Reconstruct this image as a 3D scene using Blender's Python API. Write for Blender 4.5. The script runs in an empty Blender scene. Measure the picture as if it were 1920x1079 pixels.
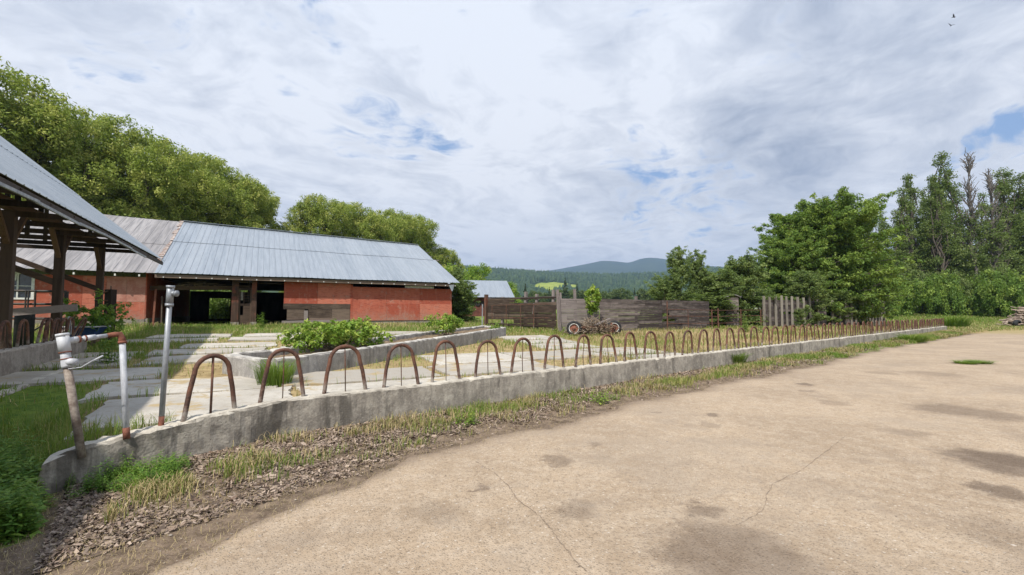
import bpy, math, random
import numpy as np
from mathutils import Vector, Matrix
random.seed(7); RNG=np.random.default_rng(7)
S=bpy.context.scene; COL=S.collection; PI=math.pi
# ---------------------------------------------------------------- camera
CAMZ=1.6; PITCH=math.atan(46.5/853.3)
cd=bpy.data.cameras.new('camera'); cam=bpy.data.objects.new('camera',cd); COL.objects.link(cam)
cd.lens=16; cd.sensor_width=36; cd.clip_start=.05; cd.clip_end=20000
cam.location=(0,0,CAMZ); cam.rotation_euler=(PI/2+PITCH,0,0); S.camera=cam
S.view_settings.view_transform='Standard'; S.view_settings.look='None'; S.view_settings.gamma=1
S.view_settings.use_curve_mapping=False; S.view_settings.exposure=.19
# ---------------------------------------------------------------- node helper
class NT:
    def __init__(s,t): s.t=t; s.n=t.nodes; s.l=t.links
    def N(s,ty,**k):
        n=s.n.new(ty)
        for a,b in k.items(): setattr(n,a,b)
        return n
    def put(s,sock,v):
        if isinstance(v,bpy.types.NodeSocket): s.l.new(v,sock)
        elif v is not None:
            if isinstance(v,(tuple,list)) and len(v)==3 and sock.type=='RGBA': v=(*v,1)
            sock.default_value=v
    def math(s,op,a,b=None,c=None,clamp=False):
        n=s.N('ShaderNodeMath',operation=op,use_clamp=clamp); s.put(n.inputs[0],a)
        if b is not None: s.put(n.inputs[1],b)
        if c is not None: s.put(n.inputs[2],c)
        return n.outputs[0]
    def vm(s,op,a,b=None,sc=None,out=0):
        n=s.N('ShaderNodeVectorMath',operation=op); s.put(n.inputs[0],a)
        if b is not None: s.put(n.inputs[1],b)
        if sc is not None: s.put(n.inputs['Scale'],sc)
        return n.outputs[out]
    def mix(s,f,a,b,bt='MIX'):
        n=s.N('ShaderNodeMix',data_type='RGBA',blend_type=bt); s.put(n.inputs[0],f); s.put(n.inputs[6],a); s.put(n.inputs[7],b); return n.outputs[2]
    def mapr(s,v,a,b,c=0,d=1,smooth=True):
        n=s.N('ShaderNodeMapRange'); n.interpolation_type='SMOOTHSTEP' if smooth else 'LINEAR'
        for i,x in enumerate((v,a,b,c,d)): s.put(n.inputs[i],x)
        return n.outputs[0]
    def noise(s,vec,scale=5,detail=4,rough=.55,dist=0,out=0):
        n=s.N('ShaderNodeTexNoise'); s.put(n.inputs['Vector'],vec); n.inputs['Scale'].default_value=scale
        n.inputs['Detail'].default_value=detail; n.inputs['Roughness'].default_value=rough; n.inputs['Distortion'].default_value=dist
        return n.outputs[out]
    def vor(s,vec,scale,feature='F1',out='Distance'):
        n=s.N('ShaderNodeTexVoronoi',feature=feature); s.put(n.inputs['Vector'],vec); n.inputs['Scale'].default_value=scale
        return n.outputs[out]
    def attr(s,name,out='Fac'):
        n=s.N('ShaderNodeAttribute',attribute_name=name); return n.outputs[out]
    def scale(s,vec,v): return s.vm('MULTIPLY',vec,v)
# ---------------------------------------------------------------- sky
W=bpy.data.worlds.new('World'); S.world=W; W.use_nodes=True
def lin(r,g,b): 
    f=lambda c:(c/255/12.92 if c/255<=.04045 else ((c/255+.055)/1.055)**2.4)
    return (f(r),f(g),f(b))
SUNV=Vector((-.28,-.773,1.0)).normalized()
def build_world():
    t=NT(W.node_tree); t.n.clear()
    out=t.N('ShaderNodeOutputWorld'); bg=t.N('ShaderNodeBackground'); t.l.new(bg.outputs[0],out.inputs[0])
    sky=t.N('ShaderNodeTexSky',sky_type='NISHITA'); sky.sun_disc=False
    sky.sun_elevation=math.asin(SUNV.z); sky.sun_rotation=math.atan2(SUNV.x,SUNV.y); sky.air_density=1.0; sky.dust_density=.6; sky.ozone_density=1.5
    d=t.N('ShaderNodeTexCoord').outputs['Generated']
    sx=t.N('ShaderNodeSeparateXYZ'); t.l.new(d,sx.inputs[0])
    z=t.math('ADD',t.math('MAXIMUM',sx.outputs[2],0.0),.14)
    cb=t.N('ShaderNodeCombineXYZ'); t.put(cb.inputs[0],t.math('DIVIDE',sx.outputs[0],z)); t.put(cb.inputs[1],t.math('DIVIDE',sx.outputs[1],z))
    p=cb.outputs[0]
    # streak direction: clouds drift from upper left to lower right
    rot=t.N('ShaderNodeVectorRotate',rotation_type='Z_AXIS'); t.put(rot.inputs['Vector'],p); rot.inputs['Angle'].default_value=math.radians(35)
    st=t.scale(rot.outputs[0],(1.0,.55,1))
    warp=t.noise(p,1.3,3,.5,0,1)
    stw=t.vm('ADD',st,t.vm('SCALE',t.vm('SUBTRACT',warp,(.5,.5,.5)),sc=.5))
    n1=t.noise(stw,1.1,8,.6); n2=t.noise(stw,3.2,8,.62); n4=t.noise(stw,8,7,.62); n5=t.noise(t.vm('ADD',p,t.vm('SCALE',t.vm('SUBTRACT',warp,(.5,.5,.5)),sc=.9)),5.5,8,.6)
    def blob(dx,dy,dz,r0,r1):
        v=Vector((dx,dy,dz)).normalized()
        wd=t.vm('ADD',d,t.vm('SCALE',t.vm('SUBTRACT',warp,(.5,.5,.5)),sc=.12))
        dd=t.vm('DISTANCE',wd,tuple(v),out='Value' if False else 1)
        return t.mapr(dd,r0,r1,1,0)
    holes=None
    for h in HOLES:
        b=t.math('MULTIPLY',blob(*h[:5]),h[5]); holes=b if holes is None else t.math('MAXIMUM',holes,b)
    darks=None
    for h in DARKS:
        b=t.math('MULTIPLY',blob(*h[:5]),h[5]); darks=b if darks is None else t.math('MAXIMUM',darks,b)
    # cloud brightness
    br=t.math('ADD',t.math('MULTIPLY',n1,.34),t.math('ADD',t.math('MULTIPLY',n2,.24),t.math('ADD',t.math('MULTIPLY',n4,.14),t.math('MULTIPLY',n5,.28))))
    br=t.math('SUBTRACT',br,t.math('MULTIPLY',darks,t.math('MULTIPLY',n2,.40)))
    f=t.mapr(br,.30,.52,0,1,False)
    cloud=t.mix(f,C_DARK,C_WHITE)
    up=t.mapr(sx.outputs[2],.25,.62)
    cloud=t.mix(t.math('MULTIPLY',up,.55),cloud,t.mix(f,(C_DARK[0]*.95,C_DARK[1]*.99,C_DARK[2]*1.05),(C_WHITE[0]*.88,C_WHITE[1]*.93,C_WHITE[2]*1.0)))
    hz=t.mapr(sx.outputs[2],.0,.14,1,0)
    cloud=t.mix(t.math('MULTIPLY',hz,.75),cloud,C_HOR)
    cloud=t.vm('SCALE',cloud,sc=10.0)
    blue=t.mix(.62,sky.outputs[0],t.vm('SCALE',C_BLUE,sc=10.0))
    gap=t.math('ADD',t.math('ADD',t.math('MULTIPLY',t.math('SUBTRACT',n2,.5),2.0),t.math('MULTIPLY',t.math('SUBTRACT',n5,.5),3.2)),t.math('SUBTRACT',t.math('MULTIPLY',holes,1.25),.98))
    gapf=t.mapr(gap,-.35,.55)
    col=t.mix(gapf,cloud,blue)
    t.l.new(col,bg.inputs[0]); bg.inputs[1].default_value=.1
C_WHITE=(.85,.87,.915); C_DARK=(.33,.38,.48); C_HOR=(.76,.80,.87); C_BLUE=(.27,.44,.76)
HOLES=[(-.216,-.597,.772,.35,1.15,1.5),(-.359,.779,.515,.0,.17,.72),(-.275,.883,.381,.01,.16,.90),(-.20,.91,.362,.0,.16,.88),(.265,.93,.255,.0,.18,.98),(.391,.892,.228,.0,.16,.92),(.722,.640,.268,.0,.06,1.25),(.695,.667,.262,0,.055,1.2),(.668,.695,.25,0,.045,1.0),(-.613,.667,.424,.0,.2,.55),(.2,.80,.57,0,.16,.6),(.48,.72,.5,0,.2,.5)]
DARKS=[(.519,.806,.284,.0,.17,1),(.44,.837,.326,.0,.14,.8),(.62,.74,.30,.0,.14,.5),(.6,.65,.5,.1,.35,.5),(-.60,.70,.36,.1,.3,.12)]
build_world()
sl=bpy.data.lights.new('sun','SUN'); sl.energy=4.8; sl.angle=math.radians(.9); sl.color=(1,.95,.87)
so=bpy.data.objects.new('sun',sl); COL.objects.link(so); so.rotation_euler=SUNV.to_track_quat('Z','Y').to_euler(); so.location=(-20,-50,60)

# ---------------------------------------------------------------- tagging and mesh helpers
def tag(o,label=None,cat=None,group=None,kind=None):
    if label: o['label']=label
    if cat: o['category']=cat
    if group: o['group']=group
    if kind: o['kind']=kind
    return o
def empty(name,loc,rz,label,cat,group=None):
    o=bpy.data.objects.new(name,None); COL.objects.link(o); o.location=loc; o.rotation_euler=(0,0,rz); o.empty_display_size=.3
    return tag(o,label,cat,group)
def link(name,me,mat,parent=None,smooth=False):
    o=bpy.data.objects.new(name,me); COL.objects.link(o)
    if mat and not me.materials: me.materials.append(mat)
    if smooth: me.polygons.foreach_set('use_smooth',np.ones(len(me.polygons),bool))
    if parent: o.parent=parent
    return o
def mesh_np(name,V,F,attrs=None):
    me=bpy.data.meshes.new(name); V=np.asarray(V,np.float32); F=np.asarray(F,np.int32); k=F.shape[1]
    me.vertices.add(len(V)); me.vertices.foreach_set('co',V.ravel())
    me.loops.add(F.size); me.loops.foreach_set('vertex_index',F.ravel())
    me.polygons.add(len(F)); me.polygons.foreach_set('loop_start',np.arange(0,F.size,k,dtype=np.int32))
    me.update(calc_edges=True)
    for a,v in (attrs or {}).items():
        v=np.asarray(v,np.float32)
        if v.ndim==1:
            at=me.attributes.new(a,'FLOAT','POINT'); at.data.foreach_set('value',v)
        else:
            at=me.attributes.new(a,'FLOAT_COLOR','POINT'); at.data.foreach_set('color',np.c_[v,np.ones(len(v))].astype(np.float32).ravel())
    me.validate(); return me
class MB:
    def __init__(s): s.v=[]; s.f=[]; s.r=[]
    def add(s,V,F,r=None):
        b=len(s.v); r=random.random() if r is None else r
        s.v+=[tuple(x) for x in V]; s.r+=[r]*len(V); s.f+=[tuple(i+b for i in f) for f in F]; return s
    def box(s,x0,x1,y0,y1,z0,z1,r=None,j=0):
        V=[(x,y,z) for z in (z0,z1) for y in (y0,y1) for x in (x0,x1)]
        if j: V=[tuple(c+random.uniform(-j,j) for c in v) for v in V]
        return s.add(V,[(0,2,3,1),(4,5,7,6),(0,1,5,4),(2,6,7,3),(0,4,6,2),(1,3,7,5)],r)
    def bar(s,p,q,w,h,r=None,up=(0,0,1),w2=None,h2=None):
        p=Vector(p);q=Vector(q);d=(q-p).normalized();u=Vector(up)
        if abs(d.dot(u))>.98: u=Vector((1,0,0))
        a=d.cross(u).normalized();b=a.cross(d).normalized()
        V=[]
        for c,ww,hh in ((p,w,h),(q,w2 or w,h2 or h)):
            for i,k in ((-1,-1),(1,-1),(1,1),(-1,1)): V.append(c+a*i*ww/2+b*k*hh/2)
        return s.add(V,[(3,2,1,0),(4,5,6,7),(0,1,5,4),(1,2,6,5),(2,3,7,6),(3,0,4,7)],r)
    K=1.0
    def tube(s,P,R,n=8,r=None,caps=True):
        P=[Vector(p) for p in P]
        if not isinstance(R,(list,tuple)): R=[R]*len(P)
        R=[q*MB.K for q in R]
        V=[];F=[];pa=None
        for i,p in enumerate(P):
            d=(P[min(i+1,len(P)-1)]-P[max(i-1,0)]).normalized()
            if pa is None:
                u=Vector((0,0,1)) if abs(d.z)<.9 else Vector((1,0,0)); a=d.cross(u).normalized()
            else: a=(pa-d*pa.dot(d)).normalized()
            pa=a;b=d.cross(a)
            for k in range(n):
                t=2*PI*k/n; V.append(p+(a*math.cos(t)+b*math.sin(t))*R[i])
        for i in range(len(P)-1):
            for k in range(n): F.append((i*n+k,i*n+(k+1)%n,(i+1)*n+(k+1)%n,(i+1)*n+k))
        if caps: F.append(tuple(range(n))[::-1]); F.append(tuple((len(P)-1)*n+k for k in range(n)))
        return s.add(V,F,r)
    def lathe(s,c,axis,prof,n=20,r=None):
        c=Vector(c);d=Vector(axis).normalized();u=Vector((0,0,1)) if abs(d.z)<.9 else Vector((1,0,0));a=d.cross(u).normalized();b=d.cross(a)
        V=[];F=[];m=len(prof)
        for rr,h in prof:
            for k in range(n):
                t=2*PI*k/n;V.append(c+d*h+(a*math.cos(t)+b*math.sin(t))*rr)
        for i in range(m-1):
            for k in range(n): F.append((i*n+k,i*n+(k+1)%n,(i+1)*n+(k+1)%n,(i+1)*n+k))
        return s.add(V,F,r)
    def mesh(s,name):
        me=bpy.data.meshes.new(name); me.from_pydata(s.v,[],s.f); me.update()
        at=me.attributes.new('rnd','FLOAT','POINT'); at.data.foreach_set('value',np.array(s.r,np.float32)); return me
    def build(s,name,mat,parent=None,smooth=False): return link(name,s.mesh(name),mat,parent,smooth)

# ---------------------------------------------------------------- materials
def new_mat(name):
    m=bpy.data.materials.new(name); m.use_nodes=True; t=NT(m.node_tree); t.n.clear()
    o=t.N('ShaderNodeOutputMaterial'); b=t.N('ShaderNodeBsdfPrincipled'); t.l.new(b.outputs[0],o.inputs[0]); return m,t,b,o
def fin(t,b,col,rough=.8,metal=0,bump=None,bs=.3,bd=.01,spec=.3):
    t.put(b.inputs['Base Color'],col); t.put(b.inputs['Roughness'],rough); t.put(b.inputs['Metallic'],metal); b.inputs['Specular IOR Level'].default_value=spec
    if bump is not None:
        n=t.N('ShaderNodeBump'); n.inputs['Strength'].default_value=bs; n.inputs['Distance'].default_value=bd; t.put(n.inputs['Height'],bump); t.l.new(n.outputs[0],b.inputs['Normal'])
def pos(t): return t.N('ShaderNodeNewGeometry').outputs['Position']
def objc(t): return t.N('ShaderNodeTexCoord').outputs['Object']
def m_leaf(name,a,b_,c,trans=.35,rough=.55):
    m,t,b,o=new_mat(name); r=t.attr('rnd'); k=t.attr('clump')
    col=t.mix(t.mapr(r,.0,1,0,1,False),a,b_); col=t.mix(t.mapr(k,.45,1.0,0,.9,False),col,c)
    fin(t,b,col,rough,0,spec=.25)
    tr=t.N('ShaderNodeBsdfTranslucent'); t.put(tr.inputs[0],t.mix(.5,col,(.30,.42,.05)))
    mx=t.N('ShaderNodeMixShader'); mx.inputs[0].default_value=trans; t.l.new(b.outputs[0],mx.inputs[1]); t.l.new(tr.outputs[0],mx.inputs[2]); t.l.new(mx.outputs[0],o.inputs[0]); return m
def m_wood(name,dark,light,axis='x',sc=1.0,red=None):
    m,t,b,o=new_mat(name); p=objc(t); r=t.attr('rnd')
    off=t.N('ShaderNodeCombineXYZ'); t.put(off.inputs[0],t.math('MULTIPLY',r,37.0)); t.put(off.inputs[1],t.math('MULTIPLY',r,11.0)); t.put(off.inputs[2],t.math('MULTIPLY',r,53.0))
    p=t.vm('ADD',p,off.outputs[0]); s={'x':(1.2,14,22),'z':(18,18,1.2),'y':(16,1.2,22)}[axis]
    q=t.scale(p,tuple(v*sc for v in s)); n=t.noise(q,1.6,6,.65); n2=t.noise(p,2.2,4,.6); n3=t.noise(q,5,3,.6)
    f=t.math('ADD',t.math('MULTIPLY',n,.55),t.math('ADD',t.math('MULTIPLY',r,.35),t.math('MULTIPLY',n2,.25)))
    col=t.mix(t.mapr(f,.38,.78),dark,light)
    if red: col=t.mix(t.mapr(n2,.45,.65),col,red)
    col=t.mix(t.mapr(n3,.62,.72,0,.5),col,tuple(v*.35 for v in dark))
    fin(t,b,col,.85,0,n,.5,.004,.2); return m
def m_rust(name='rusty_iron'):
    m,t,b,o=new_mat(name); p=objc(t); oi=t.N('ShaderNodeObjectInfo').outputs['Random']
    p2=t.vm('ADD',p,t.vm('SCALE',(9.,7.,5.),sc=oi)); n=t.noise(p2,7,6,.65); n2=t.noise(p2,40,4,.6)
    col=t.mix(t.mapr(n,.35,.65),(.062,.034,.026),(.155,.068,.040)); col=t.mix(t.mapr(n2,.5,.75,0,.6),col,(.19,.12,.085))
    sx=t.N('ShaderNodeSeparateXYZ'); t.l.new(p,sx.inputs[0])
    low=t.math('MULTIPLY',t.mapr(sx.outputs[2],.02,.22,1,0),t.mapr(n,.4,.6)); col=t.mix(low,col,(.26,.235,.205))
    fin(t,b,col,.72,.15,n2,.35,.003,.35); return m
def m_simple(name,a,b_,scale=6,rough=.7,metal=0,bs=.2,spec=.3,stretch=None,bd=.004):
    m,t,b,o=new_mat(name); p=objc(t)
    if stretch: p=t.scale(p,stretch)
    n=t.noise(p,scale,6,.62); n2=t.noise(p,scale*7,4,.6)
    f=t.math('ADD',t.math('MULTIPLY',n,.75),t.math('MULTIPLY',n2,.25)); fin(t,b,t.mix(t.mapr(f,.36,.64),a,b_),rough,metal,f,bs,bd,spec); return m
def m_concrete(name,light,mid,dark,topz=None,streak=True):
    m,t,b,o=new_mat(name); p=pos(t); g=t.N('ShaderNodeNewGeometry'); sn=t.N('ShaderNodeSeparateXYZ'); t.l.new(g.outputs['Normal'],sn.inputs[0])
    n=t.noise(p,2.0,6,.65); n2=t.noise(p,38,5,.65); st=t.noise(t.scale(p,(7,7,.7)),1.2,5,.6); v=t.vor(p,42); v2=t.vor(p,13)
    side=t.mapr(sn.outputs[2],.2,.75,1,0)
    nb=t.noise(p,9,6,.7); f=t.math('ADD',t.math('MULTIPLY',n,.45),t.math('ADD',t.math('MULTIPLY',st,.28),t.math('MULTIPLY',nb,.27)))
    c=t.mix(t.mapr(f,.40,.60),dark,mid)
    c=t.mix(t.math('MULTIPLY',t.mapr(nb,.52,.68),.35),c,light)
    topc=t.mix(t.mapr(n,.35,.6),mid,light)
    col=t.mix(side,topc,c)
    col=t.mix(t.mapr(n2,.5,.72,0,.45),col,tuple(x*.5 for x in dark)); col=t.mix(t.mapr(n2,.3,.45,.35,0),col,light)
    pit=t.mapr(v2,.0,.16,1,0); pit=t.math('MULTIPLY',pit,t.mapr(n,.5,.6)); col=t.mix(t.math('MULTIPLY',pit,.75),col,tuple(x*.35 for x in dark))
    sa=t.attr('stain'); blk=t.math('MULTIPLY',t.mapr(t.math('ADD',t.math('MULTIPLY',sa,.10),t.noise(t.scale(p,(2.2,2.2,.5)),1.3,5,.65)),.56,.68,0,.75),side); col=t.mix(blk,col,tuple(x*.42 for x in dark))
    h=t.math('ADD',n2,t.math('ADD',t.math('MULTIPLY',v,-.6),t.math('MULTIPLY',pit,-1.5)))
    fin(t,b,col,.9,0,h,.7,.006,.2); return m
M={}
M['rust']=m_rust()
M['galv']=m_simple('galvanised_pipe',(.20,.215,.235),(.36,.375,.39),9,.5,.35,.2,.5,(1,1,.35))
M['whitepipe']=m_simple('white_painted_pipe',(.30,.31,.33),(.52,.53,.55),9,.55,0,.25,.4,(1,1,.4))
M['rustpipe']=m_simple('rust_red_pipe',(.11,.042,.027),(.24,.09,.055),14,.8,0,.4)
M['oldpipe']=m_simple('weathered_pipe',(.12,.085,.065),(.30,.26,.22),7,.75,.1,.4)
M['metal_dark']=m_simple('dark_gate_pipe',(.03,.035,.038),(.075,.06,.05),9,.6,.3,.2)
M['wood_dark']=m_wood('creosoted_timber',(.018,.013,.011),(.07,.048,.034),'z',.6)
M['beam']=m_wood('old_brown_beam',(.045,.026,.017),(.13,.08,.048),'y',.5)
M['beamx']=m_wood('old_brown_timber',(.03,.02,.015),(.09,.06,.042),'x',.5)
M['wood_brown']=m_wood('brown_weathered_boards',(.035,.024,.018),(.17,.125,.095),'x')
M['wood_grey']=m_wood('grey_weathered_boards',(.06,.05,.046),(.235,.20,.185),'x')
M['wood_mid']=m_wood('silvered_dark_boards',(.045,.036,.033),(.25,.21,.19),'x')
M['pole']=m_wood('silver_grey_poles',(.09,.078,.065),(.28,.255,.21),'z',.7)
M['postred']=m_wood('red_brown_post',(.05,.03,.022),(.20,.12,.085),'z',.7,(.16,.055,.035))
M['white']=m_simple('chalky_white_paint_and_lit_tails',(.5,.49,.46),(.7,.69,.65),8,.8)
M['black']=m_simple('black_rubber',(.012,.012,.013),(.03,.03,.03),10,.75)
M['blue']=m_simple('blue_plastic',(.02,.05,.16),(.05,.10,.26),5,.5)
M['glass']=m_simple('dusty_dark_glass',(.012,.018,.025),(.04,.055,.07),2,.15,0,.05,.6)
M['dirt_in']=m_simple('dirt_floor',(.07,.055,.04),(.14,.11,.08),2,.95)
M['dark_in']=m_simple('near_black_boards',(.012,.010,.009),(.035,.028,.022),3,.9,stretch=(1,1,.3))  # near-black board colour used inside the barns
M['bark']=m_simple('grey_brown_bark',(.05,.042,.035),(.13,.11,.09),6,.9,0,.6,.2,(1,1,.25),.02)
M['barkpale']=m_simple('pale_dead_branches',(.14,.12,.10),(.27,.24,.21),5,.9,0,.3,.2)
M['barkdead']=m_simple('bare_grey_branches',(.09,.08,.07),(.17,.15,.135),5,.9,0,.3,.2)
M['stick']=m_simple('dry_sticks',(.11,.08,.055),(.30,.235,.17),6,.9)
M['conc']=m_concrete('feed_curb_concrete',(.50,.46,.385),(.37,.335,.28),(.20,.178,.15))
M['conc2']=m_concrete('trough_concrete',(.50,.47,.42),(.36,.34,.31),(.24,.225,.21))
M['foot']=m_concrete('footing_concrete',(.40,.36,.31),(.30,.265,.23),(.17,.145,.12))
M['f_willow']=m_leaf('willow_leaves',(.165,.225,.04),(.30,.36,.072),(.50,.50,.13))
M['f_elm']=m_leaf('elm_leaves',(.075,.135,.024),(.15,.24,.042),(.28,.37,.07))
M['f_bright2']=m_leaf('young_elm_leaves',(.075,.14,.024),(.155,.245,.04),(.30,.38,.07))
M['f_dark']=m_leaf('dark_shrub_leaves',(.085,.13,.038),(.15,.21,.065),(.25,.31,.10))
M['f_cotton']=m_leaf('cottonwood_leaves',(.07,.105,.03),(.13,.18,.048),(.21,.255,.08))
M['f_bright']=m_leaf('bright_leaves',(.11,.21,.024),(.22,.34,.045),(.40,.47,.09))
M['f_nettle']=m_leaf('nettle_leaves',(.075,.165,.026),(.14,.27,.045),(.27,.37,.06),.35,.5)
M['f_far']=m_leaf('far_leaves',(.05,.085,.028),(.09,.13,.04),(.14,.17,.055),.2)
M['f_conifer']=m_leaf('conifer_needles',(.022,.042,.022),(.04,.065,.03),(.06,.085,.035),.1)
M['grass']=m_leaf('green_grass',(.09,.17,.022),(.19,.27,.04),(.40,.34,.13),.35)
M['straw']=m_leaf('dry_straw',(.33,.245,.115),(.46,.37,.20),(.22,.17,.085),.15,.8)
M['litter']=m_leaf('bark_litter',(.15,.10,.072),(.40,.315,.245),(.045,.03,.023),.0,.9)

# ---------------------------------------------------------------- terrain
DX,DY=.775,.632; OX,OY=-2.34,6.44
def smooth(a,b,x):
    x=np.clip((x-a)/(b-a),0,1); return x*x*(3-2*x)
def cshift(t): 
    t=np.asarray(t,float); return -.24*np.clip(-.8-t,0,2.6)
def ts(X,Y):
    t=(X-OX)*DX+(Y-OY)*DY; s=-(X-OX)*DY+(Y-OY)*DX; return t,s
def xy(t,s): return OX+t*DX-s*DY, OY+t*DY+s*DX
def wob(X,Y): return .5*np.sin(X*.9+1.3*np.sin(Y*.7))*np.sin(Y*.8+.9*np.sin(X*.5))+.25*np.sin(X*2.3+Y*1.7)*np.sin(Y*2.9-X*.8)
def ground(X,Y):
    X=np.asarray(X,float);Y=np.asarray(Y,float); t,s0=ts(X,Y); s=s0-cshift(t)*np.exp(-(s0/8)**2)
    lft=smooth(-3.3,-2.6,t)
    step=.25*np.clip((s+.06)/.12,0,1)*(1-smooth(44,50,t))*(1-(1-lft)*(1-smooth(1,4,s)))
    z=step+.032*np.clip(s,0,20)*1.0
    z=z+1.7*smooth(36,92,Y)
    z=z-.12*(1-smooth(-3.6,-2.4,t))*(1-smooth(0,2.5,s))*smooth(-1.6,-.5,s)
    verge=smooth(-1.5,-.9,s)*(1-smooth(-.1,0,s))*smooth(-2.5,-1,t)
    z=z+verge*(.035+.03*smooth(3,10,t))+.012*verge*wob(X*4,Y*4)
    yard=smooth(.1,.6,s); z=z+.02*yard*wob(X*1.5,Y*1.5)
    far=smooth(80,600,np.hypot(X,Y)); z=z-2.0*far*smooth(200,900,Y)
    return z
EDT=np.array([-40,-6,-2.36,-1.2,.05,2.08,6.65,12.6,22.7,41.2,60]); EDS=np.array([-6,-3.6,-2.6,-2.15,-1.79,-1.63,-1.35,-1.46,-1.13,-1.6,-2.4])
def edge_s(t): 
    t=np.asarray(t,float); return np.interp(t,EDT,EDS)+.10*np.sin(t*1.7)+.06*np.sin(t*4.3+1)+.03*np.sin(t*11)
def axis_vals(c,lo,hi,step,g,mx):
    out=[c];x=c;
    while x<hi: x+=min(mx,max(step,g*abs(x-c))); out.append(x)
    x=c
    while x>lo: x-=min(mx,max(step,g*abs(x-c))); out.append(x)
    return np.array(sorted(out))
def m_ground():
    m,t,b,o=new_mat('yard_earth_and_grass'); p=pos(t); z=t.N('ShaderNodeAttribute',attribute_name='zone'); sp=t.N('ShaderNodeSeparateColor'); t.l.new(z.outputs['Color'],sp.inputs[0])
    n=t.noise(p,.8,6,.65); n2=t.noise(p,6,6,.7); n3=t.noise(p,60,4,.7); n5=t.noise(p,.15,4,.6)
    dirt=t.mix(t.mapr(n2,.35,.65),(.10,.072,.05),(.23,.17,.12)); dirt=t.mix(t.mapr(n3,.5,.7,0,.6),dirt,(.33,.26,.19))
    straw=t.mix(t.mapr(n2,.35,.65),(.24,.17,.085),(.42,.32,.16)); straw=t.mix(t.mapr(n3,.5,.72,0,.5),straw,(.12,.10,.05))
    green=t.mix(t.mapr(n2,.35,.65),(.07,.13,.022),(.16,.22,.035)); green=t.mix(t.mapr(n,.45,.65,0,.45),green,(.30,.28,.09)); green=t.mix(t.mapr(n3,.5,.7,0,.4),green,(.05,.08,.02))
    jit=t.math('MULTIPLY',t.math('SUBTRACT',n2,.5),.9)
    c=t.mix(t.mapr(t.math('ADD',sp.outputs[2],jit),.35,.65),dirt,straw)
    c=t.mix(t.mapr(t.math('ADD',sp.outputs[1],jit),.35,.65),c,green)
    fin(t,b,c,.95,0,t.math('ADD',n2,n3),.6,.02,.1); return m
def build_ground():
    T=axis_vals(4,-9000,9000,.14,.022,400); Sx=axis_vals(0,-9000,9000,.09,.03,400)
    Sx=np.array(sorted(set(np.round([s for s in Sx if abs(s)>.07],4))|{-.06,.06}))
    TT,SS=np.meshgrid(T,Sx,indexing='ij'); S2=SS+cshift(TT)*np.exp(-(SS/8)**2)
    X,Y=xy(TT,S2); Z=ground(X,Y)
    nt,ns=TT.shape; V=np.c_[X.ravel(),Y.ravel(),Z.ravel()]
    i=np.arange(nt*ns).reshape(nt,ns); F=np.c_[i[:-1,:-1].ravel(),i[1:,:-1].ravel(),i[1:,1:].ravel(),i[:-1,1:].ravel()]
    R=np.hypot(X,Y)
    gr=np.where(SS<0,.25+.35*smooth(8,20,TT)*smooth(-2.5,-.5,SS),.38)
    gr=np.where((SS>0),.30+.35*smooth(9,15,SS)+.1*np.sin(X*.5)*np.sin(Y*.4),gr)
    gr=np.maximum(gr,smooth(48,56,TT)*.62); gr=np.maximum(gr,smooth(38,60,Y)*.8); gr=np.maximum(gr,.9*(1-smooth(-3.2,-2.4,TT))*(SS>-1.3))
    st=np.where(SS<0,.15,.85)*np.ones_like(X); st=np.where(SS<edge_s(TT)+.5,.1,st); st=np.maximum(st,smooth(43,50,TT)*.9)
    zone=np.stack([np.zeros_like(gr),gr,st],-1).reshape(-1,3)
    me=mesh_np('ground',V,F,{'zone':zone}); o=link('ground',me,m_ground(),smooth=True); tag(o,kind='structure')
build_ground()
def gz(x,y): return float(ground(x,y))

STAINS=[(1045,868,.20,.6),(1082,962,.20,.5),(1308,955,.16,.7),(900,917,.07,.7),(1380,1050,.55,.75),(1230,775,.1,.7),(1335,780,.14,.7),(1510,722,.25,.8),(1515,735,.2,.5),(1110,835,.14,.45),(1330,800,.14,.35),(1890,870,.55,.95),(1880,925,.25,.8),(1780,770,.6,.6),(1860,780,.5,.6),(1700,812,.25,.35),(820,960,.25,.25),(1560,757,.3,.35),(1905,1010,.4,.4),(1420,800,.1,.3),(1650,700,.4,.4),(1750,702,.6,.35),(520,1020,.3,.15),(1440,990,.5,.12)]
def px_ground(u,v,h=0.):
    x=(u-960)/853.3;y=-(v-539.5)/853.3; r=(x,math.cos(PITCH)-y*math.sin(PITCH),math.sin(PITCH)+y*math.cos(PITCH)); k=(h-CAMZ)/r[2]; return r[0]*k,r[1]*k
STAINS=[(*px_ground(a,b_),c,d) for a,b_,c,d in STAINS]
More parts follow.
